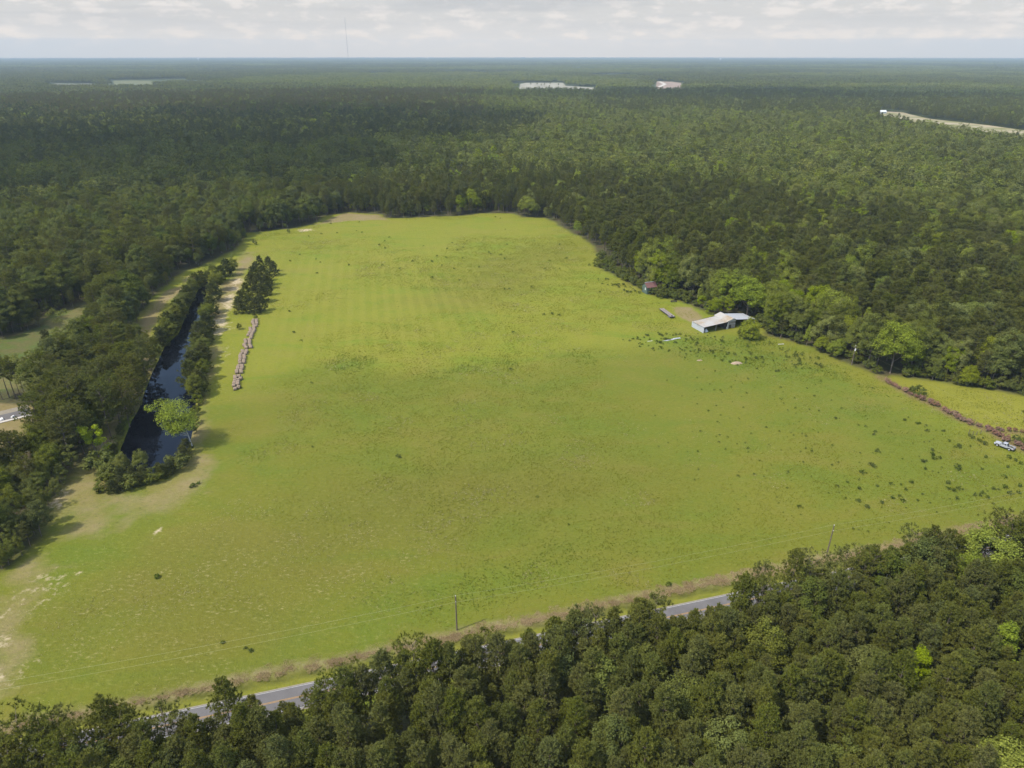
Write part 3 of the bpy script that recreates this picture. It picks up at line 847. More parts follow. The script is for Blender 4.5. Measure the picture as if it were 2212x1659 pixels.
# bright trees round the barn and along the right-hand wood
for key, u, v, h, w, lab in [
    ('hard_bright', 1612, 688, 21, 1.3, 'largest yellow green tree rising straight behind the old barn'), ('hard_bright', 1616, 655, 17, .9, 'yellow green tree top showing above the largest tree behind the barn'),
    ('hard_bright', 1686, 680, 18, 1.0, 'tall light green tree right of the largest tree behind the barn'), ('hard_bright', 1712, 700, 17, .9, 'light green tree left in the cluster right of the barn'),
    ('hard_bright', 1752, 702, 20, 1.1, 'light green tree at the back of the cluster right of the barn'), ('hard_bright', 1792, 720, 21, 1.3, 'widest light green tree in the cluster right of the barn'),
    ('pointed', 1862, 738, 16, .9, 'slim yellow green tree between the barn cluster and the big edge tree'), ('hard_bright', 1922, 810, 23, 1.1, 'big green tree at the corner where the hayfield meets the pasture'),
    ('hard', 2140, 836, 24, 1.1, 'big rounded green tree on the far edge of the hayfield'), ('pointed', 1742, 750, 10, .9, 'short pointed light tree on the pasture edge right of the barn'),
    ('hard_bright', 1772, 765, 8, 1.1, 'low light green tree on the pasture edge beside the short pointed one'), 
    ('hard_bright', 1513, 669, 7, 1.2, 'small round yellow green tree left behind the barn'), ('pointed', 1512, 655, 10, .9, 'small pointed yellow green tree behind the round one left of the barn'),
    ('hard_bright', 1543, 684, 9, 1.2, 'low bright tree against the back corner of the barn'), ('hard_bright', 1574, 684, 9, 1.1, 'low bright tree behind the middle of the barn'),
    ('hard_bright', 1340, 545, 15, 1.0, 'light green tree at the bend of the right-hand wood'), ('hard_bright', 1140, 473, 17, 1.35, 'round light green tree at the far corner of the pasture'), ('hard_bright', 1800, 776, 8, 1.1, 'low green tree at the field edge left of the power pole'),
    ('hard', 1325, 577, 12, 1.0, 'mid green tree in the bulge of the right-hand wood'), ('hard', 1360, 585, 13, 1.0, 'mid green tree behind the brush by the red roofed shed')]:
    sp(key, u, v, h, lab, None, w)
for u, v, h in [(1650,712,5),(1664,720,5),(1680,728,5),(1696,732,5),(1668,700,5.5),(1686,712,5.5),(1702,722,5),(1640,700,5),(1715,738,4.5),(1725,745,4.5),(1600,728,3.2)]:
    sp('shrub', u, v, h, 'green shrub in the thicket at the right-hand end of the barn', 'thicket beside the barn')
sp('tall_pine', 2222, 955, 16, 'dark pine cut by the right picture edge beside the hayfield')
for i, (u, v) in enumerate([(2195,958),(2206,962),(2216,972)]): sp('shrub', u, v, 2.4, 'green bush among the brown brush behind the pickup', 'bushes behind the pickup')

# pick which of the wood's trees are things
inst = {}
def size_px(c):
    u, v = UV(c[1], c[2], 8)
    if not (-60 < u < 2270 and v < 1790): return 0
    return TREE_H[c[0]]*c[3]/math.hypot(c[1], c[2], 110)
used = {}
for s in SPECIAL: used[KINDS[s[0]][0]] = used.get(KINDS[s[0]][0], 0)+1
order = sorted(range(len(CAND)), key=lambda i: -size_px(CAND[i]))
REST = []
skip = 0
spx = np.array([(s[1], s[2]) for s in SPECIAL]); 
LIMIT = {'pine_tree': 296, 'broadleaf_tree': 280, 'shrub': 150}
for i in order:
    c = CAND[i]
    dmin = np.hypot(spx[:,0]-c[1], spx[:,1]-c[2])
    j = int(dmin.argmin())
    if dmin[j] < (1.6 if SPECIAL[j][3] < 9 else 5.0 if SPECIAL[j][0] in ('hard_bright', 'pointed') else 3.0): continue
    if c[5] in ('wood', 'brush') and SPECIAL[j][0] in ('hard_bright', 'pointed') and dmin[j] < 11 and c[2] < spx[j, 1]-2 and c[0] != 'shrub': continue
    name = KINDS[c[0]][0]
    if size_px(c) > 0 and used.get(name, 0) < LIMIT[name]:
        used[name] = used.get(name, 0)+1
        u, v = UV(c[1], c[2])
        pn = name == 'pine_tree'
        if c[5] == 'front':
            lab, g = ('pine in the front row of the near stand, its crown cutting across the road', 'front row of the near pine stand') if pn else ('broadleaf tree mixed into the front row of the near pine stand', 'broadleaf trees in the near stand')
        elif c[5] == 'stand':
            lab, g = ('dark olive pine packed inside the near stand below the road', 'pines inside the near stand') if pn else ('green broadleaf tree mixed among the pines of the near stand', 'broadleaf trees in the near stand')
        elif c[5] == 'brush':
            lab, g = 'green shrub in the brush between the pasture and the right-hand wood', 'brush along the right-hand wood'
        elif u < 820:
            lab, g = ('dark pine in the shaded wood left of the pond', 'pines in the left wood') if pn else ('dull green broadleaf tree in the shaded wood left of the pond', 'broadleaf trees in the left wood')
        else:
            lab, g = ('dark pine in the right-hand wood behind the barn and hayfield', 'pines in the right-hand wood') if pn else ('green broadleaf tree in the right-hand wood above the pasture', 'broadleaf trees in the right-hand wood')
            if name == 'shrub': lab, g = 'green shrub at the foot of the right-hand wood by the red roofed shed', 'shrubs at the foot of the right-hand wood'
        plant(c[0], c[1], c[2], c[3], lab, g, sz=c[4])
    else:
        REST.append(c)
for key, px, py, h, lab, g, w in SPECIAL:
    i = random.randrange(len(PROTO[key]))
    hh = max(v.co.z for v in PROTO[key][i][0].vertices)
    s = h/hh
    o = plant(key, px, py, s, lab, g, i=i)
    o.scale = (s*w, s*w, s)

# ------------------------------------------------------------------ the rest of the woodland as one body
FP = {}              # proto key -> list of (x, y, rot, sx, sz)
def scat(key, X, Y, S, SZ):
    FP.setdefault(key, []).append(np.stack([X, Y, S, SZ], 1))
for k in set(c[0] for c in REST):
    a = np.array([(c[1], c[2], c[3], c[3]*c[4]) for c in REST if c[0] == k]); FP.setdefault(k, []).append(a)
# middle distance, single trees
mx, my = jitter_grid(-2300, 2300, 330, 2700, 6.0, 31)
rr = np.hypot(mx, my)
ok = (rr >= 690) & (rr < 2600) & (np.abs(mx) < my*1.0+60)
mx, my = mx[ok], my[ok]
ok = ~is_open(mx, my) | ((RNG.random(len(mx)) < .06) & (np.hypot(mx, my) > 1900)); mx, my = mx[ok], my[ok]
mu, mv = UV(mx, my)
mk, misp, mtan, mdk = species(mu, mv, mx, my)
mk = mk.copy(); mk[mdk] = 'pine_dark'; mk[mtan] = 'pine_tan'
keep = RNG.random(len(mx)) < np.where(misp, .95, .75)*np.where(fnoise(mx+300, my, 70) > .68, .35, 1)
for k in np.unique(mk):
    s = (mk == k) & keep
    n = s.sum(); S = .68+.68*RNG.random(n)**1.3
    scat('mid_'+str(k), mx[s], my[s], S, S*(.85+.3*RNG.random(n)))
# far distance, blocks of woodland that widen with distance
for r0, r1, step, sc_, seed in ((2560, 7000, 54, 1.0, 41), (7000, 16000, 120, 2.2, 43), (16000, 24500, 330, 6.0, 45)):
    bx, by = jitter_grid(-r1*.8, r1*.8, r0*.6, r1, step, seed)
    rr = np.hypot(bx, by)
    ok = (rr >= r0) & (rr < r1) & (np.abs(bx) < by*.84+60); bx, by = bx[ok], by[ok]
    ok = ~is_open(bx, by)
    if r0 < 3000:
        for dx, dy in ((26,26),(-26,26),(26,-26),(-26,-26)): ok &= ~is_open(bx+dx, by+dy)
    bx, by = bx[ok], by[ok]
    w = fnoise(bx, by, 900 if r0 < 10000 else 3000)
    k = np.where(w > .56, 0, np.where(w < .45, 1, 2))
    gap = (fnoise(bx+5000, by, 700) > .30)
    for j, key in enumerate(('far_pine', 'far_hard', 'far_mix')):
        s = (k == j) & gap; n = s.sum()
        scat(key, bx[s], by[s], np.full(n, sc_), .85+.35*RNG.random(n)+(.25 if r0 > 6000 else 0))

def scatter_object(name, FP, seed=3):
    """points with a kind, a turn and a size; each kind's meshes are laid on its own points"""
    r = np.random.default_rng(seed)
    pts, vid, rot, scl, srcs = [], [], [], [], []
    for key, lst in FP.items():
        a = np.concatenate(lst); m = len(PROTO[key])
        base = len(srcs)
        for cm, tm in PROTO[key]:
            if tm is None: sm = cm
            else:                                     # crown and trunk joined
                nv1, nv2 = len(cm.vertices), len(tm.vertices)
                V = np.zeros((nv1+nv2, 3), np.float32)
                b = np.zeros(nv1*3, np.float32); cm.vertices.foreach_get('co', b); V[:nv1] = b.reshape(-1, 3)
                b = np.zeros(nv2*3, np.float32); tm.vertices.foreach_get('co', b); V[nv1:] = b.reshape(-1, 3)
                q1 = np.zeros(len(cm.loops), np.int32); cm.loops.foreach_get('vertex_index', q1)
                q2 = [tuple(p.vertices) for p in tm.polygons if len(p.vertices) == 4]
                sm = mesh_np(key+'_whole', V, quad=np.concatenate([q1.reshape(-1, 4), np.array(q2)+nv1]), mats=[cm.materials[0], tm.materials[0]])
                mi = np.zeros(len(sm.polygons), np.int32); mi[len(q1)//4:] = 1; sm.polygons.foreach_set('material_index', mi)
            srcs.append(bpy.data.objects.new(key+'_source', sm))
        n = len(a)
        pts.append(np.stack([a[:,0], a[:,1], np.zeros(n)], 1)); vid.append(base+r.integers(0, m, n))
        rot.append(r.random(n)*6.2832 if not key.startswith('far') else r.integers(0, 4, n)*1.5708)
        scl.append(np.stack([a[:,2], a[:,2], a[:,3]], 1))
    P = np.concatenate(pts); me = bpy.data.meshes.new(name)
    me.vertices.add(len(P)); me.vertices.foreach_set('co', P.astype(np.float32).ravel())
    at = me.attributes.new('vid', 'INT', 'POINT'); at.data.foreach_set('value', np.concatenate(vid).astype(np.int32))
    at = me.attributes.new('turn', 'FLOAT_VECTOR', 'POINT'); t = np.zeros((len(P), 3), np.float32); t[:, 2] = np.concatenate(rot); at.data.foreach_set('vector', t.ravel())
    at = me.attributes.new('size', 'FLOAT_VECTOR', 'POINT'); at.data.foreach_set('vector', np.concatenate(scl).astype(np.float32).ravel())
    o = link(bpy.data.objects.new(name, me))
    ng = bpy.data.node_groups.new(name, 'GeometryNodeTree')
    ng.interface.new_socket('Geometry', in_out='INPUT', socket_type='NodeSocketGeometry')
    ng.interface.new_socket('Geometry', in_out='OUTPUT', socket_type='NodeSocketGeometry')
    N, L = ng.nodes.new, ng.links.new
    gi, go = N('NodeGroupInput'), N('NodeGroupOutput')
    m2p = N('GeometryNodeMeshToPoints'); L(gi.outputs[0], m2p.inputs[0])
    def na(nm, dt):
        a = N('GeometryNodeInputNamedAttribute'); a.data_type = dt; a.inputs[0].default_value = nm
        return [s for s in a.outputs if s.enabled and s.name == 'Attribute'][0]
    avid, atur, asiz = na('vid', 'INT'), na('turn', 'FLOAT_VECTOR'), na('size', 'FLOAT_VECTOR')
    jn = N('GeometryNodeJoinGeometry')
    for i, s in enumerate(srcs):
        oi = N('GeometryNodeObjectInfo'); oi.inputs['Object'].default_value = s
        cp = N('FunctionNodeCompare'); cp.data_type = 'INT'; cp.operation = 'EQUAL'
        L(avid, cp.inputs[2]); cp.inputs[3].default_value = i
        ip = N('GeometryNodeInstanceOnPoints')
        L(m2p.outputs[0], ip.inputs['Points']); L(cp.outputs[0], ip.inputs['Selection'])
        gti = N('GeometryNodeGeometryToInstance'); L(oi.outputs['Geometry'], gti.inputs[0])
        L(gti.outputs[0], ip.inputs['Instance'])
        L(atur, ip.inputs['Rotation']); L(asiz, ip.inputs['Scale'])
        L(ip.outputs[0], jn.inputs[0])
    L(jn.outputs[0], go.inputs[0])
    md = o.modifiers.new('scatter', 'NODES'); md.node_group = ng
    return o
forest = scatter_object('forest', FP)
tag(forest, kind='stuff')
print('forest points', len(forest.data.vertices), 'individual', COUNT, 'cand', len(CAND))

#@@OBJS
# ------------------------------------------------------------------ things: farm buildings
def corr_roof(mb, x0, z0, x1, z1, y0, y1, rng, pw=.76, th=.05, ragged=0.0, mi=0):
    """sheets of roofing laid side by side along y, each running down the slope; a little lift and slip between them"""
    y = y0
    while y < y1-.05:
        ye = min(y+pw, y1)
        l0, l1 = rng.normal()*.012, rng.normal()*.012
        sx = rng.random()*.25
        n = 4
        ys = np.linspace(y, ye, n+1); top = []
        for k, yy in enumerate(ys):
            b = .025*(k % 2)
            top += [(x0-sx*.3, yy, z0+l0+b), (x1, yy, z1+l1+b)]
        bot = [(a, b, c-th) for a, b, c in top]; m = len(top)
        fs = []
        for k in range(n):
            a = 2*k; fs += [(a, a+1, a+3, a+2), (m+a+2, m+a+3, m+a+1, m+a)]
            fs += [(a, a+2, m+a+2, m+a), (a+3, a+1, m+a+1, m+a+3)]
        fs += [(0, m, m+1, 1), (m-2, m-1, 2*m-1, 2*m-2)]
        mb.add(top+bot, fs, mi)
        y = ye+.004
        if ragged and rng.random() < ragged and y > y0+(y1-y0)*.8: break

def rust_metal(name, c1, c2, rust, amt, sc=.35):
    t = NT(name); o = t.obj()
    n1 = t.noise(sc, 5, .65, o); n2 = t.noise(.12, 3, .5, o); n3 = t.noise(6, 3, .6, t.mapping(o, (.12, 1, 1)))
    c = t.mix(t.mrange(n3, .35, .65), c1, c2)
    m = t.math('MULTIPLY', t.mrange(n1, .52-amt*.3, .75), t.mrange(n2, .42, .60))
    return t.bsdf(t.mix(m, c, rust), .6, .35, .0, n3, .3, .01)
M['tin'] = rust_metal('weathered_tin_roof', (.265,.255,.235), (.345,.33,.30), (.24,.17,.09), .7, .3)
M['tin_blue'] = rust_metal('pale_tin_roof', (.27,.285,.31), (.35,.365,.39), (.28,.24,.2), .1)
M['tin_red'] = rust_metal('rusted_red_roof', (.095,.042,.038), (.14,.060,.054), (.15,.09,.07), .5, .8)
M['tin_wall'] = rust_metal('grey_tin_wall', (.30,.315,.32), (.39,.405,.41), (.27,.25,.21), .2)
M['board_dark'] = plain('dark_boards', (.045,.038,.032), (.09,.075,.06), 2.5, .95)
M['board_grey'] = plain('grey_boards', (.20,.18,.16), (.33,.30,.27), 2.5, .95)
M['board_white'] = plain('whitewashed_boards', (.40,.385,.355), (.52,.505,.475), 1.5, .9)
M['felt_green'] = plain('dark_green_siding', (.055,.085,.062), (.085,.115,.085), 1.8, .95)
M['white'] = plain('white_sheeting', (.50,.50,.49), (.60,.60,.59), 1.2, .6)

bo = G(1519.6, 723.6)
barn = empty('barn', (*bo, 0), math.atan2(.39, .92))
tag(barn, 'old open fronted barn with a rust streaked pale tin roof at the pasture edge', 'barn')
br = np.random.default_rng(3)
mb = MB(); corr_roof(mb, -.35, 3.02, 13.1, 3.9, -.4, 9.5, br, ragged=.25)
tag(mb.build('shed_roof', M['tin'], barn), 'long low tin roof with orange rust patches')
mb = MB(); corr_roof(mb, 13.0, 3.96, 16.6, 5.22, -.45, 9.9, br)
mb.build('roof', M['tin'], barn)
mb = MB(); corr_roof(mb, 18.7, 4.24, 16.62, 5.24, -.45, 9.9, br)
corr_roof(mb, 30.5, 2.75, 18.6, 4.20, .2, 9.4, br)
tag(mb.build('lean_to_roof', M['tin_blue'], barn), 'pale blue grey tin roof falling away to one side')
mb = MB()                                                   # corrugated end wall
n = 44; ys = np.linspace(.02, 9.4, n+1); vs = []
for k, yy in enumerate(ys): vs += [(-.05-.035*(k % 2), yy, 0), (-.05-.035*(k % 2), yy, 2.96)]
vs2 = [(x+.07, y, z) for x, y, z in vs]; m = len(vs)
mb.add(vs+vs2, [f for k in range(n) for f in ((2*k+2, 2*k, 2*k+1, 2*k+3), (m+2*k, m+2*k+2, m+2*k+3, m+2*k+1))])
tag(mb.build('end_wall', M['tin_wall'], barn), 'grey corrugated tin end wall')
mb = MB()
for k in range(50):
    x0 = k*.6; h = 2.9+.07*min(x0, 13) if x0 < 13 else (3.85+(x0-13)*.36 if x0 < 16.6 else (5.1-(x0-16.6)*.5 if x0 < 18.6 else 4.1-(x0-18.6)*.125))
    if RNG.random() < .06: h *= .6
    mb.box((x0+.01, 9.25, 0), (x0+.58, 9.31, h))
mb.build('back_wall', M['board_dark'], barn)
mb = MB()
for k in range(15): mb.box((12.95, .3+k*.6, 0), (13.02, .3+k*.6+.57, 3.7))
for k in range(15): mb.box((18.55, .3+k*.6, 0), (18.62, .3+k*.6+.57, 4.0))
mb.build('partition', M['board_dark'], barn)
for px, ph in ((.1, 3.0), (7.0, 3.43)):
    mb = MB(); mb.tube([(px, .1, -.2), (px+.03, .1, ph)], .11, 8); mb.build('post', M['board_grey'], barn)
mb = MB(); mb.box((-.1, -.05, 2.82), (13, .06, 2.96)); mb.v[-1][[1,2,5,6], 2] += .88
mb.build('beam', M['board_grey'], barn)
mb = MB(); mb.add([(13.05,-.04,0),(14.35,-.04,0),(14.35,-.04,3.55),(13.75,-.04,3.3),(13.05,.06,.5),(13.05,.05,0),(14.35,.05,0),(14.35,.05,3.55),(13.75,.05,3.3)], [(0,1,2,3),(8,7,6,5),(0,3,8,5),(1,6,7,2),(3,2,7,8)])
tag(mb.build('wall', M['board_white'], barn), 'leaning white board panel')
mb = MB(); mb.prism([(14.2, 3.72), (18.5, 3.72), (18.5, 4.05), (16.6, 5.05), (14.2, 4.2)], -.06, .04)
tag(mb.build('gable', M['board_white'], barn), 'white boards filling the peak of the gable')
mb = MB()
for k in range(7): mb.box((14.4+k*.58, .25, 2.35), (14.4+k*.58+.55, .31, 3.7))
mb.box((14.4, .25, 0), (14.6, .31, 2.1)); mb.box((16.2, .25, 0), (18.5, .31, 2.1))
mb.build('front_wall', M['board_grey'], barn)
mb = MB(); mb.box((14.38, .17, 2.1), (18.5, .24, 2.33)); mb.build('lintel', M['board_white'], barn)
mb = MB(); mb.box((14.65, .34, 0), (16.15, .40, 2.08)); mb.build('door', M['board_dark'], barn)
for px in (24.5, 30.2):
    mb = MB(); mb.tube([(px, .4, -.2), (px, .4, 4.05-(px-18.6)*.125)], .1, 8); mb.build('post', M['board_grey'], barn)
mb = MB()
for k in range(15): mb.box((30.3, .4+k*.6, 0), (30.36, .4+k*.6+.57, 2.65))
mb.build('side_wall', M['board_grey'], barn)
def on_barn(x, y): 
    c, s = math.cos(barn.rotation_euler.z), math.sin(barn.rotation_euler.z)
    return (bo[0]+x*c-y*s, bo[1]+x*s+y*c)
# white tarpaulin heap under the open front
r = np.random.default_rng(9); mb = MB(); N1, N2 = 18, 7; vs = []
for j in range(N2):
    q = j/(N2-1)
    for k in range(N1):
        a = 2*math.pi*k/N1; f = 1+.22*math.sin(3*a+1)+.12*math.sin(7*a)
        rr = (1-q)**.8*f
        vs.append((1.15*rr*math.cos(a)+.12*q, .85*rr*math.sin(a), 1.55*q**1.15+r.normal()*.03))
fs = [(j*N1+k, j*N1+(k+1)%N1, (j+1)*N1+(k+1)%N1, (j+1)*N1+k) for j in range(N2-1) for k in range(N1)]
mb.add(vs, fs); o = mb.build('tarpaulin', M['white'], smooth=True); o.location = (*on_barn(2.2, 1.3), 0)
tag(o, 'white tarpaulin heap lying in the dark open front of the barn', 'tarpaulin')

so_ = G(1396.9, 640)
shed = empty('tobacco_barn', (*so_, 0), math.atan2(.35, .94))
tag(shed, 'small tall shed with dark green walls and a rusty red roof by the brush', 'shed')
mb = MB(); Wd, Dp, Hh = 4.7, 5.2, 3.9
mb.box((0, 0, 0), (.08, Dp, Hh)); mb.box((Wd-.08, 0, 0), (Wd, Dp, Hh)); mb.box((.08, Dp-.08, 0), (Wd-.08, Dp, Hh))
mb.box((.08, 0, 0), (3.3, .08, Hh)); mb.box((4.2, 0, 0), (Wd-.08, .08, Hh)); mb.box((3.3, 0, 1.9), (4.2, .08, Hh))
for xx in (0.0, Wd-.08): mb.add([(xx,0,Hh),(xx,Dp,Hh),(xx,Dp/2,5.9),(xx+.08,0,Hh),(xx+.08,Dp,Hh),(xx+.08,Dp/2,5.9)], [(0,2,1),(3,4,5),(0,3,5,2),(1,2,5,4)])
mb.build('wall', M['felt_green'], shed)
mb = MB(); mb.box((3.32, .12, 0), (4.18, .18, 1.86)); mb.build('door', M['board_dark'], shed)
def gable_side(mb, y0, z0, y1, z1, x0, x1, rng):
    x = x0
    while x < x1-.02:
        xe = min(x+.7, x1); n = 4; top = []; l = rng.normal()*.01
        for k in range(n+1):
            xx = x+(xe-x)*k/n; b = .02*(k % 2)+l
            top += [(xx, y0, z0+b), (xx, y1, z1+b)]
        m = len(top); bot = [(a, b, c-.05) for a, b, c in top]; fs = []
        for k in range(n): a = 2*k; fs += [(a, a+2, a+3, a+1), (m+a, m+a+1, m+a+3, m+a+2), (a, m+a, m+a+2, a+2)]
        mb.add(top+bot, fs); x = xe+.004
mb = MB(); gable_side(mb, -.45, 3.75, Dp/2, 6.0, -.35, Wd+1.6, br); gable_side(mb, Dp+.4, 3.8, Dp/2+.02, 6.02, -.35, Wd+1.6, br)
roof = mb.build('roof', M['tin_red'], shed)
mb = MB(); mb.box((-.36, Dp/2-.22, 6.03), (Wd+.6, Dp/2+.22, 6.08)); tag(mb.build('ridge_cap', M['tin_blue'], roof), 'pale tin cap along the ridge')
mb = MB(); mb.tube([(Wd+1.4, .1, -.2), (Wd+1.4, .1, 3.8)], .08, 8); mb.build('post', M['board_grey'], shed)
mb = MB(); mb.box((-.06, 1.6, 1.9), (-.02, 2.2, 3.3)); tag(mb.build('window', M['white'], shed), 'pale patch high on the side wall')

# ------------------------------------------------------------------ flatbed trailer
ta, tb = np.array(G(1428.8, 670.6, .9)), np.array(G(1453.4, 688.4, .9))
d = tb-ta; LT = np.linalg.norm(d)
tr = empty('flatbed_trailer', (*ta, 0), math.atan2(d[1], d[0]))
tag(tr, 'long grey flatbed trailer with a worn plank deck parked on the grass', 'trailer')
t = NT('worn_deck_planks'); o_ = t.obj(); nn = t.noise(1.2, 4, .65, t.mapping(o_, (.25, 3, 1)))
M['deck'] = t.bsdf(t.mix(t.mrange(nn, .3, .7), (.13,.11,.10), (.24,.205,.185)), .9, .2, 0, nn, .4, .02)
M['steel_dark'] = plain('dark_steel', (.03,.03,.033), (.06,.055,.055), 3, .6)
M['rubber'] = plain('rubber', (.018,.018,.018), (.03,.03,.03), 8, .85)
M['rim'] = plain('grey_rim', (.35,.35,.36), (.45,.45,.46), 4, .45)
mb = MB()
for k in range(10): mb.box((0, -1.25+k*.25+.006, .96), (LT, -1.25+k*.25+.244, 1.02+.006*(k % 3)))
mb.build('deck', M['deck'], tr)
mb = MB(); mb.box((-.05, -1.3, .80), (LT+.05, -1.255, 1.0)); mb.box((-.05, 1.255, .80), (LT+.05, 1.3, 1.0))
for yy in (-.5, .45): mb.box((.3, yy, .55), (LT-.1, yy+.1, .94))
mb.box((LT+.06, -1.3, .75), (LT+.16, 1.3, 1.05)); mb.box((-.16, -1.3, .8), (-.06, 1.3, 1.0))
mb.build('frame', M['steel_dark'], tr)
def wheel(parent, x, y, z, r, w, name='wheel'):
    mb = MB(); mb.tube([(x, y-w/2, z), (x, y+w/2, z)], r, 18); wv = mb.build(name, M['rubber'], parent)
    mb = MB(); s = 1 if y > 0 else -1; mb.tube([(x, y+s*(w/2-.02), z), (x, y+s*(w/2+.012), z)], r*.58, 12); mb.build('rim', M['rim'], wv)
    return wv
for x_ in (LT-1.4, LT-2.6):
    for y_ in (-1.0, 1.0): wheel(tr, x_, y_, .5, .5, .42)
mb = MB(); mb.box((1.2, -.8, 0), (1.35, -.65, .9)); mb.box((1.2, .65, 0), (1.35, .8, .9)); mb.build('landing_leg', M['steel_dark'], tr)
mb = MB(); mb.tube([(LT-.5, -.55, 1.28), (LT-.5, -.1, 1.28)], .26, 14); o = mb.build('tyre', M['rubber']); o.parent = tr; tag(o, 'loose tyre lying at the end of the deck')

# ------------------------------------------------------------------ pickup truck
near = (np.array(G(2154, 967.5))+np.array(G(2179.3, 977)))/2
hd = np.array(G(2154, 967.5))-np.array(G(2179.3, 977)); hd /= np.linalg.norm(hd)
ctr = near-np.array([-hd[1], hd[0]])*.85
tk = empty('pickup_truck', (*ctr, 0), math.atan2(hd[1], hd[0]))
tag(tk, 'silver crew cab pickup truck parked on the grass beside the brown fence line', 'truck')
t = NT('silver_paint'); b_ = t.bsdf((.30,.305,.32), .4, .5, .0); M['silver'] = t.m
M['glass'] = NT('dark_glass').bsdf((.012,.014,.016), .06, .5)
M['black'] = plain('black_plastic', (.02,.02,.02), (.035,.035,.035), 5, .7)
M['red'] = plain('red_lens', (.35,.02,.015), (.45,.03,.02), 5, .3)
M['lens'] = plain('clear_lens', (.7,.72,.75), (.8,.82,.85), 5, .15)
mb = MB()
mb.prism([(2.82,.48),(2.9,.72),(2.84,.98),(2.55,1.10),(1.25,1.20),(-.95,1.20),(-.95,.42),(1.1,.42),(1.3,.82),(1.83,.95),(2.3,.82),(2.45,.48)], -.97, .97)
mb.prism([(-.96,.60),(-.96,1.22),(-2.98,1.25),(-2.98,.62),(-2.4,.62),(-2.3,.82),(-1.83,.95),(-1.35,.82),(-1.2,.55)], .86, .97)
mb.prism([(-.96,.60),(-.96,1.22),(-2.98,1.25),(-2.98,.62),(-2.4,.62),(-2.3,.82),(-1.83,.95),(-1.35,.82),(-1.2,.55)], -.97, -.86)
c = [(1.22,.93,1.21),(1.22,-.93,1.21),(-.95,-.93,1.21),(-.95,.93,1.21),(.42,.74,1.84),(.42,-.74,1.84),(-.72,-.74,1.86),(-.72,.74,1.86)]
mb.add(c, [(4,7,6,5),(0,1,2,3),(0,4,5,1),(1,5,6,2),(2,6,7,3),(3,7,4,0)])
o = mb.build('body', M['silver'], tk)
bv = o.modifiers.new('soft', 'BEVEL'); bv.width = .035; bv.segments = 2; bv.limit_method = 'ANGLE'
def pane(pts, name='window', mat='glass'):
    mb = MB(); p = [Vector(q) for q in pts]; nrm = (p[1]-p[0]).cross(p[2]-p[0]).normalized()*.012
    n = len(p); mb.add([tuple(q+nrm) for q in p]+[tuple(q-nrm*1.5) for q in p], [tuple(range(n)), tuple(range(2*n-1, n-1, -1))]+[(k, n+k, n+(k+1)%n, (k+1)%n) for k in range(n)])
    return mb.build(name, M[mat], tk)
def lerp(a, b, f): return tuple(a[i]+(b[i]-a[i])*f for i in range(3))
def quad_on(a, b, c_, d_, u0, u1, v0, v1):
    e = lambda u, v: lerp(lerp(a, b, u), lerp(d_, c_, u), v)
    return [e(u0,v0), e(u1,v0), e(u1,v1), e(u0,v1)]
C = [Vector(q) for q in c]
pane(quad_on(C[0], C[1], C[5], C[4], .07, .93, .12, .92), 'windscreen')
pane(quad_on(C[2], C[3], C[7], C[6], .1, .9, .15, .88), 'rear_window')
for a0, a1, a2, a3, fl in ((3,0,4,7,0),(1,2,6,5,1)):
    for u0, u1 in ((.08,.46),(.53,.90)) if not fl else ((.10,.47),(.54,.92)):
        pane(quad_on(C[a0], C[a1], C[a2], C[a3], u0, u1, .14, .88))
mb = MB(); mb.box((-2.96, -.855, .62), (-.98, .855, .70)); mb.box((-1.02, -.855, .70), (-.97, .855, 1.16)); tag(mb.build('bed', M['black'], tk), 'black open load bed')
mb = MB(); mb.box((-3.03, -.85, .66), (-2.97, .85, 1.22)); mb.build('tailgate', M['silver'], tk)
mb = MB(); mb.box((-3.16, -.93, .46), (-3.03, .93, .64)); mb.build('rear_bumper', M['black'], tk)
mb = MB(); mb.box((2.86, -.93, .45), (3.0, .93, .66)); mb.build('front_bumper', M['black'], tk)
mb = MB(); mb.box((2.88, -.55, .70), (2.93, .55, .98)); mb.build('grille', M['black'], tk)
for y_ in (-.78, .78):
    mb = MB(); mb.box((2.83, y_-.17, .76), (2.91, y_+.17, .96)); mb.build('headlight', M['lens'], tk)
    mb = MB(); mb.box((-3.04, y_+(.09 if y_ > 0 else -.19), .78), (-2.985, y_+(.19 if y_ > 0 else -.09), 1.18)); mb.build('tail_light', M['red'], tk)
    mb = MB(); s = 1 if y_ > 0 else -1; mb.box((.95, s*.98, 1.18), (1.12, s*1.2, 1.36) if s > 0 else (1.12, s*1.2, 1.36)); mb.build('mirror', M['black'], tk)
    mb = MB(); mb.box((-1.15, s*.975 if s > 0 else -.995, .40), (1.15, .995 if s > 0 else -.975, .56)); mb.build('side_trim', M['black'], tk)
    for x_ in (1.83, -1.83): wheel(tk, x_, y_*1.09, .40, .40, .27)

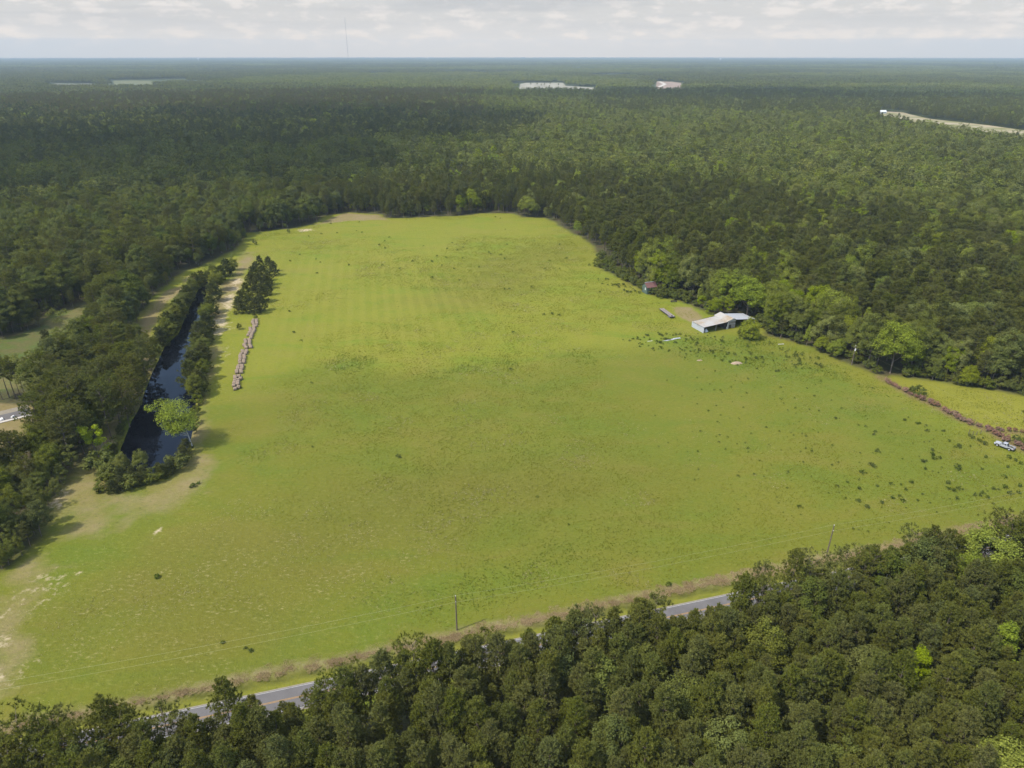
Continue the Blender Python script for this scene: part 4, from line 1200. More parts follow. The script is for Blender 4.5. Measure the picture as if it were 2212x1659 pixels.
# ------------------------------------------------------------------ round hay bales
t = NT('old_hay'); o_ = t.obj(); rn = t.n('ShaderNodeObjectInfo').outputs['Random']
n1 = t.noise(9, 4, .7, t.mapping(o_, (2.5, 1, 1))); n2 = t.noise(1.6, 3, .6, o_)
c_ = t.mix(t.mrange(n1, .3, .7), (.14,.10,.07), (.28,.215,.155)); c_ = t.mix(t.mrange(n2, .5, .75, 0, .5), c_, (.33,.275,.21))
c_ = t.mix(t.math('MULTIPLY', rn, .35), c_, (.16,.125,.09))
M['hay'] = t.bsdf(c_, .95, .1, 0, n1, .8, .04)
def bale_mesh(seed):
    r = np.random.default_rng(seed); mb = MB(); n = 26; prof = [(-.70,.15),(-.71,.55),(-.66,.70),(-.45,.745),(-.15,.75),(.15,.75),(.45,.745),(.66,.70),(.71,.55),(.70,.15)]
    ph = r.random()*6; vs = []
    for x_, rad in prof:
        for k in range(n):
            a = 2*math.pi*k/n; q = rad*(1+.02*math.sin(5*a+ph+x_*4)+r.normal()*.010)
            zc = .72+q*math.sin(a); vs.append((x_, q*math.cos(a)*1.03, max(zc, .0)))
    fs = [(j*n+k, j*n+(k+1)%n, (j+1)*n+(k+1)%n, (j+1)*n+k) for j in range(len(prof)-1) for k in range(n)]
    fs += [tuple(range(n))[::-1], tuple((len(prof)-1)*n+k for k in range(n))]
    mb.add(vs, fs); me = mb.mesh('hay_bale'); me.materials.append(M['hay']); me.shade_smooth(); return me
BM = [bale_mesh(s) for s in range(5)]
BL = [(655,135),(720,130),(635,170),(712,155),(645,190),(718,180),(660,215),(720,207),(710,250),(668,250),(665,280),(590,300),(665,303),(595,330),(670,330),(602,355),(660,360),(575,390),(635,395),(550,435),(622,430),(610,460),(605,490),
    (490,535),(565,525),(500,565),(577,550),(495,595),(577,582),(470,635),(575,608),(495,660),(590,645),(512,690),(605,678),
    (435,755),(515,750),(445,785),(510,778),(405,820),(495,808),(385,860),(465,850),(390,890),(470,878),(388,925),(470,910),(375,960),(460,950),(385,1000),(460,985),
    (355,1060),(425,1055),(340,1092),(425,1082),(345,1118),(420,1112),(315,1160),(400,1155),(318,1192),(407,1187),
    (285,1275),(358,1265),(285,1310),(395,1310),(280,1360),(340,1345),(267,1405),(338,1390),(335,1430),(258,1455),(357,1485),(280,1520)]
def bale_label(i, x, y):
    if i == len(BL)-1: return 'brown round hay bale nearest the camera, alone at the end of the row'
    if i == len(BL)-2: return 'brown round hay bale next to last in the row, on its pasture side'
    sec = 0 if y < 510 else 1 if y < 720 else 2 if y < 1030 else 3 if y < 1220 else 4
    mid = 700-.285*y+ (0)
    side = 'pasture side' if x > 712-.285*y else 'pond side'
    return 'round hay bale in the %s, %s' % (('farthest part of the double row', 'short second part of the double row', 'long middle part of the double row', 'short fourth part of the double row', 'nearest part of the double row')[sec], side)
for i, (x_, y_) in enumerate(BL):
    p_ = G(477.8+x_*.1067, 681.3+y_*.1067, .75)
    o = link(bpy.data.objects.new('hay_bale', BM[i % 5])); o.location = (*p_, 0)
    o.rotation_euler = (0, 0, R(12)+RNG.normal()*.12+(R(-20) if 620 < y_ < 700 else 0)); s_ = .97+.08*RNG.random(); o.scale = (s_, s_, s_)
    tag(o, bale_label(i, x_, y_), 'hay bale', 'hay bales in the double row')

# ------------------------------------------------------------------ power poles and lines
M['pole'] = plain('weathered_pole', (.085,.065,.052), (.16,.125,.10), 3, .95)
M['insul'] = plain('pale_insulator', (.50,.50,.50), (.66,.66,.66), 3, .3)
M['wire'] = plain('pale_aluminium_wire', (.26,.27,.14), (.32,.33,.18), 3, .5)
def pole(x_, y_, h, label, tilt=(0,0), transformer=False):
    e = empty('utility_pole', (x_, y_, 0)); e.rotation_euler = (tilt[0], tilt[1], 0)
    mb = MB(); mb.tube([(0,0,-.6),(0,0,h*.5),(0,0,h)], [.19,.155,.12], 10); mb.build('shaft', M['pole'], e)
    mb = MB(); mb.tube([(0,0,h+.002),(0,0,h+.12),(0,0,h+.26)], [.06,.12,.07], 8); mb.build('top_insulator', M['insul'], e)
    mb = MB(); mb.tube([(0,-.13,h-1.4),(0,-.30,h-1.4)], [.05,.09], 8); mb.build('insulator', M['insul'], e)
    if transformer:
        mb = MB(); mb.tube([(.0,-.42,h-2.0),(0,-.42,h-1.1)], .27, 12); mb.tube([(0,-.42,h-1.1),(0,-.42,h-.85)], [.06,.04], 6); mb.build('transformer', M['insul'], e)
        mb = MB(); mb.box((-.9,-.06,h-.45),(.9,.06,h-.33)); mb.build('crossarm', M['pole'], e)
    return tag(e, label, 'utility pole')
pA, pB = np.array(G(987, 1366)), np.array(G(1785, 1207)); sp_ = pB-pA
p0, p3 = pA-sp_, pB+sp_
pole(*pA, 10.0, 'wooden power pole standing in the brown roadside bank, straight and upright')
pole(*pB, 10.0, 'wooden power pole near the far end of the road, leaning slightly beside pine tops', (0, R(1.2)))
pr = np.array(G(1839.5, 792)); pole(*pr, 8.6, 'grey power pole with a pale transformer against the right-hand wood edge', transformer=True)
def span(name, pts, sag, label, cat='power line', r_=.015):
    mb = MB()
    for a, b in zip(pts[:-1], pts[1:]):
        a, b = np.array(a, float), np.array(b, float); q = []
        for k in range(17):
            f = k/16; p = a+(b-a)*f; p[2] -= sag*4*f*(1-f); q.append(tuple(p))
        mb.tube(q, r_, 5)
    return tag(mb.build(name, M['wire']), label, cat)
span('power_line', [(*p0, 10.2), (*pA, 10.2), (*pB, 10.2), (*p3, 10.2)], .9, 'upper of the two thin wires strung between the roadside poles')
qn = np.array([RN[0], RN[1]])*-.3
span('power_line', [(*(p0+qn), 8.6), (*(pA+qn), 8.6), (*(pB+qn), 8.6), (*(p3+qn), 8.6)], .9, 'lower of the two thin wires strung between the roadside poles')
pe = np.array(G(2330, 985, 8))
span('power_line', [(pr[0]-.8, pr[1], 8.35), (*pe, 8.3)], .7, 'thin wire running from the transformer pole out over the hayfield', r_=.01)

# ------------------------------------------------------------------ fence line with its brown dead brush, barrel, gate
fpts = [(1913,828),(1945,845),(1974,860),(1996,869),(2018,878),(2040,891),(2062,904),(2084,913),(2108,922),(2135,931),(2152,942),(2174,954),(2194,965),(2214,976)]
fw = [np.array(G(*q)) for q in fpts]
fe = empty('wire_fence', (*fw[0], 0)); tag(fe, 'old wire fence buried in brown dead brush between pasture and hayfield', 'fence')
for k, q in enumerate(fw):
    q = q-fw[0]; mb = MB(); mb.tube([(q[0], q[1], -.3), (q[0]+RNG.normal()*.08, q[1]+RNG.normal()*.08, 1.45+RNG.random()*.2)], [.075,.065], 6); mb.build('post', M['pole'], fe)
mb = MB()
for zz_ in (.35, .75, 1.15): mb.tube([(*(q-fw[0]), zz_) for q in fw], .008, 4)
mb.build('wire', M['steel_dark'], fe)
f2 = [np.array(G(*q)) for q in ((2092,941.5),(2101,943),(2109,943.5),(2118,941),(2130,937))]
fe2 = empty('wire_fence', (*f2[0], 0)); tag(fe2, 'short wire fence with dark posts reaching from the brown brush into the pasture', 'fence')
for k, q in enumerate(f2):
    q = q-f2[0]; mb = MB(); mb.tube([(q[0], q[1], -.3), (q[0]+.1, q[1], 2.0 if k == 0 else 1.4)], [.09,.075], 6); mb.build('post', M['pole'], fe2)
mb = MB()
for zz_ in (.3, .6, .9, 1.2): mb.tube([(*(q-f2[0]), zz_) for q in f2], .012, 4)
mb.build('wire', M['steel_dark'], fe2)
for q, h, lab in (((2160,937),2.0,'dark leaning post standing by itself behind the brown brush'), ((1685,735),1.9,'thin grey post standing in the weeds right of the barn'), ((603,1000),.01,None)):
    if lab is None: continue
    p_ = G(*q); mb = MB(); mb.tube([(0,0,-.3),(.22,.05,h)], [.11,.09], 7); mb.tube([(.22,.05,h),(.225,.05,h+.05)], [.09,.05], 7)
    o = mb.build('fence_post', M['pole']); o.location = (*p_, 0); tag(o, lab, 'post')
def along(P, step):
    out = []
    for a, b in zip(P[:-1], P[1:]):
        n = max(1, int(np.linalg.norm(b-a)/step))
        out += [a+(b-a)*(k+.5)/n for k in range(n)]
    return out
for q in along(fw, 1.35):
    q = q+RNG.normal(size=2)*.5
    plant('dead_brush', *q, .36+.34*RNG.random(), 'brown dead bush in the brush along the fence by the hayfield', 'dead brush along the fence')
for q in along([np.array(G(2135,931)), np.array(G(2212,938)), np.array(G(2260,943))], 1.7):
    plant('dead_brush', *(q+RNG.normal(size=2)*.3), .34+.15*RNG.random(), 'brown dead bush in the band running from the barrel to the picture edge', 'dead brush behind the pickup')
plant('shrub', *G(1985, 858), .85, 'only large green bush growing in the brown brush of the fence')
plant('shrub', *G(1970, 850), .5, 'small green bush at the start of the brown brush')
for u, v, s_, lab in ((2094,946,.2,'first small bush from the fence corner in the row toward the pickup'),(2101,951,.26,'second small bush in the row toward the pickup'),(2113,955,.22,'middle small bush in the row toward the pickup'),(2118,958,.2,'fourth small bush in the row toward the pickup'),(2127,964,.28,'last small bush in the row, nearest the pickup')):
    plant('shrub', *G(u, v), s_, lab)
bp = G(2131, 928); mb = MB(); mb.tube([(-.6,0,.45),(-.45,0,.45),(.45,0,.45),(.6,0,.45)], [.34,.45,.45,.34], 16); o = mb.build('barrel', M['white'], smooth=False); o.location = (*bp, .15); o.rotation_euler = (.2, 0, .5)
mb = MB(); mb.tube([(.602,0,.45),(.66,0,.45)], [.12,.10], 10); mb.build('cap', M['steel_dark'], o)
tag(o, 'white plastic barrel lying in the brown brush above the pickup', 'barrel')
# scrap by the barn
mb = MB(); r = np.random.default_rng(8)
for k in range(9):
    a = r.random()*.5-.25; w_, l_ = .8, 2.2+r.random()*1.5; x_ = (k-4)*.85; c_, s_ = math.cos(a), math.sin(a)
    pts = [(-l_/2,-w_/2),(l_/2,-w_/2),(l_/2,w_/2),(-l_/2,w_/2)]
    z0 = .12+.05*k%3*.04+r.random()*.12
    top = [(x_+px*c_-py*s_, px*s_+py*c_+r.normal()*.05, z0+px*.06*r.normal()) for px, py in pts]
    mb.add(top+[(a_, b_, c__-.04) for a_, b_, c__ in top], [(0,1,2,3),(7,6,5,4),(0,4,5,1),(1,5,6,2),(2,6,7,3),(3,7,4,0)])
o = mb.build('scrap_metal', M['tin_blue']); o.location = (*G(1451, 738), 0); o.rotation_euler = (0, 0, .45); tag(o, 'low heap of pale tin sheets lying in the weeds before the barn', 'scrap metal')
for u, v, rz, l_, lab in ((1404,741.5,.3,2.6,'short pale plank lying in the weeds left of the tin sheets'), (1687,748,.15,2.8,'pale board lying in the grass right of the barn')):
    mb = MB(); mb.box((-l_/2,-.18,.12),(l_/2,.18,.2)); mb.box((-l_/2+.2,-.15,0),(-l_/2+.4,.15,.12)); mb.box((l_/2-.4,-.15,0),(l_/2-.2,.15,.12)); o = mb.build('plank', M['board_white']); o.location = (*G(u, v), 0); o.rotation_euler = (0,0,rz); tag(o, lab, 'plank')
M['soil'] = plain('pink_soil', (.22,.16,.105), (.30,.225,.155), 2, .95)
for u, v, sx, lab in ((1591,789,1.5,'small mound of pale pink soil in the pasture below the barn'), (1511,783,.8,'tiny mound of pale soil left of the larger pink one')):
    mb = MB(); vs = []; n = 14
    for j, (q, hz) in enumerate(((1,0),(.75,.28),(.4,.5),(.05,.56))):
        for k in range(n): a = 2*math.pi*k/n; f = 1+.2*math.sin(2*a+1)+RNG.normal()*.04; vs.append((q*f*math.cos(a)*1.5, q*f*math.sin(a), hz-.03))
    mb.add(vs, [(j*n+k, j*n+(k+1)%n, (j+1)*n+(k+1)%n, (j+1)*n+k) for j in range(3) for k in range(n)]+[tuple(3*n+k for k in range(n))])
    o = mb.build('soil_mound', M['soil'], smooth=True); o.location = (*G(u, v), 0); o.scale = (sx, sx, sx); tag(o, lab, 'soil mound')
e = empty('feed_trough', (*G(1455, 657), 0), .1); tag(e, 'old wooden feed trough at the edge of the brush by the flatbed trailer', 'trough')
mb = MB(); mb.box((-1.6,-.4,.5),(1.6,-.34,.95)); mb.box((-1.6,.34,.5),(1.6,.4,.95)); mb.box((-1.6,-.34,.5),(1.6,.34,.55)); mb.box((-1.66,-.4,.5),(-1.6,.4,.95)); mb.box((1.6,-.4,.5),(1.66,.4,.95)); mb.build('box', M['board_dark'], e)
for sx in (-1.3, 1.3):
    for sy in (-.3, .3): mb = MB(); mb.box((sx-.06,sy-.06,-.1),(sx+.06,sy+.06,.5)); mb.build('leg', M['board_dark'], e)
# rubble by the side road
for u, v, s_, lab in ((28,905,.9,'large white chunk of concrete lying behind the side road'), (24,1010-62,.7,'white chunk of concrete in front of the kerb'), (4,911,1.1,'pale slab of rubble at the picture edge behind the side road')):
    mb = MB(); vs = [(-.8,-.5,0),(.7,-.6,0),(.9,.5,0),(-.7,.6,0),(-.6,-.35,.55),(.5,-.45,.7),(.6,.35,.6),(-.5,.4,.45)]
    mb.add([(a*s_, b*s_, c*s_) for a, b, c in vs], [(0,3,2,1),(4,5,6,7),(0,1,5,4),(1,2,6,5),(2,3,7,6),(3,0,4,7)]); o = mb.build('concrete_chunk', M['white'])
    o.location = (*G(u, v), 0); o.rotation_euler = (0,0,RNG.random()*3); bv = o.modifiers.new('worn', 'BEVEL'); bv.width = .06; tag(o, lab, 'rubble')
# snag in the pond, bare tree, dead tree on the far edge
def bare_tree(x_, y_, h, label, mat, seed, spread=.5, z=0):
    r = np.random.default_rng(seed); e = empty('bare_tree', (x_, y_, z)); tr_, tw = MB(), MB()
    def grow(p, d, l, rad, lev):
        q = p+d*l; mid = (p+q)/2+Vector(r.normal(size=3)*.05*l)
        (tr_ if lev == 0 else tw).tube([tuple(p), tuple(mid), tuple(q)], [rad, rad*.8, rad*.55], 6 if lev < 2 else 4)
        if lev < 4:
            for k in range(3 if lev else 4):
                nd = (d+Vector(r.normal(size=3)*spread)+Vector((0,0,.12))).normalized()
                grow(p+d*l*(.55+.45*(k+1)/4), nd, l*(.55+.2*r.random()), rad*.5, lev+1)
    grow(Vector((0,0,-.3)), Vector((.05,.02,1)).normalized(), h*.42, h*.016, 0)
    tr_.build('trunk', mat, e); tw.build('branches', mat, e); return tag(e, label, 'bare tree')
M['twig'] = plain('dry_twigs', (.20,.155,.125), (.32,.26,.21), 3, .95)
bare_tree(*G(226, 992), 8.5, 'bare leafless tree with pale twigs between the lime sapling and the pond', M['twig'], 4, .45)
for u, v, h, sd, lab in ((412,520,13,7,'dead white tree standing in the dark wood left of the pasture'), (372,565,14,9,'dead white tree in the wood left of the pond end'), (905,460,15,13,'reddish dead tree showing in the dark pine edge beyond the pasture')):
    bare_tree(*G(u, v), h, lab, M['bark_pale'] if sd != 13 else M['dead_twig'] if 'dead_twig' in M else M['twig'], sd, .5)
# the big light tree leaning over the pond, and the lime sapling
r = np.random.default_rng(77)
def custom_tree(key, u, v, h, w, base, nc, nl, ls, mat, bark, lean, label, seed, lob=.5, r0=.32, nlimb=20):
    r = np.random.default_rng(seed); V, Q, C = crown_broad(r, h, w, base, nc, nl, ls, lob, lean)
    tmb = trunk_broad(r, h, C, r0, lean, nlimb, 7); e = empty('broadleaf_tree', (*G(u, v), -.2))
    cm = mesh_np('crown', V, quad=Q, mats=[M[mat]]); c = link(bpy.data.objects.new('crown', cm)); c.parent = e
    tmb.build('trunk', M[bark], e); return tag(e, label, 'broadleaf tree')
custom_tree('syc', 415, 966, 19.0, 20, .0, 40, 260, .40, 'hard_bright', 'bark_pale', (-4.5, 1.0), 'big light green tree with pale limbs leaning out over the pond', 5, .95, .19, 30)
custom_tree('lime', 214, 992, 14.5, 9, .12, 34, 130, .4, 'hard_lime', 'bark', (-3.4, 0), 'ragged lime yellow tree left of the bare tree by the pond', 12, .8, .16, 10)
mb = MB(); mb.tube([(0,0,-1.2),(.9,.3,-.4),(2.2,.5,.15),(3.1,.9,.5)], [.12,.1,.07,.03], 6); mb.tube([(1.2,.35,-.2),(1.6,-.3,.1)], [.06,.02], 5); o = mb.build('driftwood', M['board_dark']); o.location = (*G(388, 984, -.9), -.6); tag(o, 'dark snag sticking out of the pond below the big light tree', 'branch')

custom_tree('front', 1620, 734, 10.5, 9.5, -.12, 80, 120, .36, 'hard_bright', 'bark', (0, 0), 'bright round tree standing in front of the barn', 21, .25, .14, 10)
# ------------------------------------------------------------------ weeds in the pasture
W = [(1681.1+.2933*a, 619.3+.2933*b, s) for a, b, s in [(265,823,.8),(420,987,1),(705,1105,1),(715,1085,.9),(728,1230,1.2),(700,1340,1.4),(618,1387,1.3),(1130,1220,1.1),(1130,1258,1.6),(1140,1284,1.2),(1185,1278,1.1),(1065,1310,1.5),(1090,1300,.7),(1077,1360,1.1),(1325,1345,1.3),(1325,1362,1.2),(1330,1195,1.3),(1300,1197,.7),(1260,1153,.8),(1215,1080,.9),(1092,1080,1),(927,1000,1),(1020,1025,.9),(1040,1025,.9),(1500,1360,.7),(1670,1420,1),(1250,1465,1.1),(1330,1505,1.1),(1290,1520,1.1),(1255,1505,.9),(1585,1505,.9),(1670,1495,1.2),(1780,1485,1),(1705,1540,1.1),(1775,1535,.9),(1490,1555,.8),(1505,1535,.9),(1545,1570,.9),(1450,1553,.9),(980,1460,1),(935,1510,.9),(905,1475,.6),(830,1470,.9),(730,1485,.7),(655,1640,1.1),(590,1595,1),(593,1505,1),(155,1640,1),(435,1485,.7),(760,1608,1),(840,1575,.9),(915,1595,1),(895,1560,.8),(1025,1592,.7),(1320,1580,.9),(1700,1275,1.2),(1745,1295,1),(1785,1320,1),(1690,1345,.8),(1530,1273,.9),(1415,1190,.6)]]
W += [(796.3+.24*a, 371.6+.24*b, .8+.5*RNG.random()) for a, b in [(97,677),(150,706),(148,642),(185,610),(708,712),(850,700),(848,796),(566,820),(572,830),(660,863),(282,890),(767,892),(573,972),(820,997),(1217,963),(1190,767),(1102,760),(1085,745),(1226,802),(1775,800),(1630,818),(1720,675),(1245,673),(1223,1072),(1265,1072),(1957,1030),(2080,1100),(1715,1310),(1650,1298),(1577,1303),(1305,1465),(1985,858),(1232,537),(1185,437),(1140,427),(995,876),(395,825),(617,775),(697,790),(797,725),(752,658),(495,686),(123,860),(1587,890),(1718,890),(1470,1057)]]
W += [(442.4+.2133*a, 398.2+.2133*b, .8+.5*RNG.random()) for a, b in [(860,1312),(900,1525),(980,1607),(1138,925),(1463,842),(1170,813),(1130,780),(963,735),(865,800),(1185,525),(1595,512),(1535,494),(1340,515),(1278,423),(1055,548),(1565,407)]]
W += [(340,1253,1.2),(859,990,1),(864,993,.8),(675,970,.6),(673,832,.8),(1103,803,1),(1035,760,.6),(530,1406,.6),(1228,1138,.6),(1160,1078,.6),(417,1057,1.6),(430,1050,1.2),(540,1412,1),(1444,1268,1.1),(480,1395,.8)]
PL = lambda v: ('small dark weed clump alone on the mown far half of the pasture', 'weeds on the far half of the pasture') if v < 700 else ('dark green weed clump scattered over the near half of the pasture', 'weeds on the near half of the pasture')
for u, v, s_ in W:
    lab, g = PL(v); plant('weed', *G(u, v), s_*1.05, lab, g)
def patch(poly, n, s0, s1, lab, g):
    P = GP(poly); lo, hi = P.min(0), P.max(0); k = 0
    while k < n:
        q = lo+(hi-lo)*RNG.random(2)
        if inpoly(q[0], q[1], P) and fnoise(q[0], q[1], 9) > .38: plant('weed', *q, s0+(s1-s0)*RNG.random()**2, lab, g); k += 1
patch([(1340,738),(1420,722),(1500,728),(1640,735),(1760,775),(1820,805),(1700,800),(1560,770),(1440,765),(1350,748)], 92, .55, 1.5, 'rank green weed clump in the weedy ground in front of the barn', 'weeds in front of the barn')
patch([(1290,606),(1330,610),(1385,636),(1370,642),(1300,622)], 26, .7, 1.4, 'green weed clump in the patch by the red roofed shed', 'weeds by the red roofed shed')
patch([(1500,820),(1900,880),(2180,1000),(2212,1110),(1900,1130),(1500,1000)], 40, .35, .75, 'dark green weed clump scattered over the near half of the pasture', 'weeds on the near half of the pasture')

# ------------------------------------------------------------------ far things
hp = G(1905, 249.5); e = empty('house', (*hp, 0), .15); tag(e, 'small white house far off at the clearing in the right-hand woods', 'house')
mb = MB(); mb.box((-7,-4,0),(7,4,3.6)); mb.add([(-7,-4,3.6),(-7,4,3.6),(-7,0,6.2),(-6.9,-4,3.6),(-6.9,4,3.6),(-6.9,0,6.2)],[(0,2,1),(3,4,5),(0,3,5,2),(1,2,5,4)]); mb.build('wall', M['white'], e)
mb = MB(); mb.prism([(-4.5,3.5),(0,6.5),(4.5,3.5),(4.5,3.7),(0,6.75),(-4.5,3.7)], -7.5, 7.5); o = mb.build('roof', M['insul'], e); o.rotation_euler = (0,0,math.pi/2)
for xx in (-4, 0, 4): mb = MB(); mb.box((xx-.6,-4.06,1),(xx+.6,-4.0,2.4)); mb.build('window', M['glass'], e)
mast_y = 9500.0; mx_ = mast_y*((752-CU)/FPX)/(CP-SP*((122-CV)/FPX))
M['mast'] = plain('grey_mast_steel', (.16,.16,.17), (.22,.22,.23), .05, .7)
e = empty('radio_mast', (mx_, mast_y, 0)); tag(e, 'very tall thin radio mast rising above the hazy horizon', 'radio mast')
mb = MB(); legs = [(1.9*math.cos(a), 1.9*math.sin(a)) for a in (0, 2.094, 4.189)]
for a, b in legs: mb.tube([(a, b, 0), (a, b, 508)], .55, 5)
for k in range(0, 508, 6):
    for i in range(3): a, b = legs[i], legs[(i+1) % 3]; mb.tube([(a[0], a[1], k), (b[0], b[1], k+6)], .25, 4, cap=False)
mb.build('lattice', M['mast'], e)
mb = MB(); mb.tube([(0,0,508),(0,0,522)], [.5,.2], 6); mb.build('antenna', M['mast'], e)
for u, dist, sz, lab in ((428, 13000, 1.0, 'white water tower on the horizon, the brightest one left of the mast'), (312, 15000, .7, 'small white water tower on the horizon at far left'), (924, 14500, .8, 'white water tower on the horizon right of the mast'), (1556, 12000, .9, 'white water tower standing alone on the right-hand horizon')):
    yy = dist; xx = yy*((u-CU)/FPX)/(CP-SP*((126-CV)/FPX)); e = empty('water_tower', (xx, yy, 0)); e.scale = (sz, sz, 1); tag(e, lab, 'water tower')
    mb = MB(); rr_ = [.5,9,13,14.5,13,9,.5]; zs = [36,39,43,48,53,57,60]; n = 16
    mb.add([(a*math.cos(2*math.pi*k/n), a*math.sin(2*math.pi*k/n), z_) for a, z_ in zip(rr_, zs) for k in range(n)], [(j*n+k, j*n+(k+1)%n, (j+1)*n+(k+1)%n, (j+1)*n+k) for j in range(6) for k in range(n)]); mb.build('tank', M['white'], e, smooth=True)
    mb = MB(); mb.tube([(0,0,0),(0,0,36.5)], [3.5,2.4], 10); mb.build('column', M['white'], e)
for u, v, h in ((1160,192.3,16),(1176,192.5,14),(1188,191.8,17),(1146,193,16),(1206,193.5,14),(1169,193.2,12)):
    sp_y = G(u, v); plant('thin_pine', *sp_y, h/17, 'pine standing by itself in front of the pale cleared field far off', 'lone pines at the pale cleared field')

# ------------------------------------------------------------------ grass: tufts over the pasture, one body
def grass_patch(seed, mat, n, hgt, size=10.0, wid=.05, splay=.8):
    r = np.random.default_rng(seed); nb = 5; m = n*nb
    c = np.repeat(np.stack([(r.random(n)-.5)*size, (r.random(n)-.5)*size, np.zeros(n)], 1), nb, 0)
    d = unit(np.stack([r.normal(size=m)*splay, r.normal(size=m)*splay, np.ones(m)*.8], 1)); ln = hgt*(.5+.9*r.random(m))
    sd = unit(np.cross(d, r.normal(size=(m,3))))*(wid*(.6+.8*r.random(m)))[:, None]
    b = c+r.normal(size=(m,3))*np.array([.06,.06,0]); tip = b+d*ln[:, None]
    V = np.stack([b-sd, b+sd, tip+sd*.3, tip-sd*.3], 1).reshape(-1, 3)
    V[:, 2] -= .02
    return mesh_np('grass_patch', V, quad=np.arange(4*m).reshape(-1, 4), mats=[M[mat]])
def grassmat(name, a, b, trans=.3):
    t = NT(name); p = t.pos(); isl = t.n('ShaderNodeNewGeometry').outputs['Random Per Island']; n1 = t.noise(.05, 4, .6, p)
    c = t.mix(t.math('ADD', t.math('MULTIPLY', isl, .6), t.mrange(n1, .35, .65, 0, .4)), a, b)
    d_ = t.n('ShaderNodeBsdfDiffuse'); t.l(c, d_.inputs[0]); q = t.n('ShaderNodeBsdfTranslucent'); t.l(c, q.inputs[0]); mx = t.n('ShaderNodeMixShader'); mx.inputs[0].default_value = trans
    t.l(d_.outputs[0], mx.inputs[1]); t.l(q.outputs[0], mx.inputs[2]); t.l(mx.outputs[0], t.out.inputs[0]); return t.m
M['grass'] = grassmat('pasture_grass', (.15,.168,.018), (.215,.215,.030))
M['grass_straw'] = grassmat('dry_seed_heads', (.24,.21,.095), (.40,.35,.19))
M['grass_rank'] = grassmat('rank_grass', (.115,.155,.018), (.15,.185,.024))
M['brush_straw'] = grassmat('dead_bank_grass', (.20,.14,.07), (.40,.31,.175), .2)
PROTO['g_green'] = [(grass_patch(s, 'grass', 90, .2), None) for s in (501,502,503)]
PROTO['g_straw'] = [(grass_patch(s, 'grass_straw', 36, .4, wid=.05, splay=2.2), None) for s in (511,512,513)]
PROTO['g_rank'] = [(grass_patch(s, 'grass_rank', 100, .3, wid=.06), None) for s in (521,522)]
PROTO['g_bank'] = [(grass_patch(s, 'brush_straw', 110, .55, 4.0, .04, 1.2), None) for s in (531,532)]
def samp(name, X, Y):
    ix = np.clip(((X-GX[0])/2).round().astype(int), 0, nx-1); iy = np.clip(((Y-GY[0])/2).round().astype(int), 0, ny-1)
    return A[name].reshape(ny, nx)[iy, ix]
GPT = {}
px_, py_ = jitter_grid(-330, 430, 60, 620, 7.0, 61); ok = inpoly(px_, py_, OPEN)
uu, vv = UV(px_, py_); ok &= (uu > -150) & (uu < 2350); px_, py_ = px_[ok], py_[ok]
_, tt = road_st(px_, py_); ok = (tt > 9) & (sdist(px_, py_, POND) < -7) & (sdist(px_, py_, OPEN) > 4); px_, py_ = px_[ok], py_[ok]
bad = np.maximum(samp('dirt', px_, py_)*.8, samp('sand', px_, py_)*1.2); bd_ = np.hypot(px_-bo[0]-13, py_-bo[1]-9)
def gput(k, m, s=None):
    n = int(m.sum()); S = .8+.5*RNG.random(n) if s is None else s[m]
    GPT.setdefault(k, []).append(np.stack([px_[m], py_[m], np.ones(n), S], 1))
rnd = RNG.random(len(px_))
gput('g_green', (rnd > bad) & (bd_ > 20)); fl_ = samp('fleck', px_, py_); wn_ = fnoise(px_, py_, 16)
gput('g_straw', (RNG.random(len(px_)) < fl_*(wn_*2.6-.55)+.10) & (bd_ > 20))
gput('g_rank', (RNG.random(len(px_)) < samp('lush', px_, py_)*(.2+wn_)) & (bd_ > 18))
bk = []
for s_ in np.arange(-200, 260, 1.5):
    for t_ in (4.9, 5.6):
        if RNG.random() < .8: q = road_pt(s_+RNG.normal(), t_+RNG.normal()*.5); bk.append((q[0], q[1], .62, .25+.4*RNG.random()))
GPT['g_bank'] = [np.array(bk)]
WD = {'weed': []}
for poly, n, a_, b_ in (([(1420,800),(1760,790),(1930,860),(2200,985),(2212,1120),(1900,1160),(1600,1130),(1400,960)], 190, .3, .75), ([(1330,735),(1500,722),(1640,735),(1820,800),(1700,812),(1450,775)], 150, .4, 1.0), ([(900,560),(1280,540),(1400,650),(1300,760),(1000,760),(640,780),(620,600)], 90, .25, .5)):
    P_ = GP(poly); lo, hi = P_.min(0), P_.max(0); k = 0
    while k < n:
        q = lo+(hi-lo)*RNG.random(2)
        if inpoly(q[0], q[1], P_): s_ = a_+(b_-a_)*RNG.random()**2; WD['weed'].append(np.array([[q[0], q[1], s_, s_]])); k += 1
tag(scatter_object('weeds', WD, 9), kind='stuff')
gz = scatter_object('grass', GPT, 5); tag(gz, kind='stuff')
#@@END
# ------------------------------------------------------------------ camera, sky, sun
cam = bpy.data.cameras.new('camera'); co = link(bpy.data.objects.new('camera', cam))
cam.sensor_width = 36; cam.lens = 36*FPX/2212; cam.clip_start = .5; cam.clip_end = 120000
co.location = (0, 0, H); co.rotation_euler = (math.pi/2-PITCH-R(.15), 0, 0)
SC.camera = co
sun_dir = Vector((-.66, -.36, 1.0)).normalized()
sun_el = math.asin(sun_dir.z); sun_az = math.atan2(sun_dir.x, sun_dir.y)
sl = bpy.data.lights.new('sun', 'SUN'); sl.energy = 2.4; sl.angle = R(.8); sl.color = (1, .94, .83)
so = link(bpy.data.objects.new('sun', sl)); so.rotation_euler = (-sun_dir).to_track_quat('-Z', 'Y').to_euler(); so.location = (0, 0, 300)

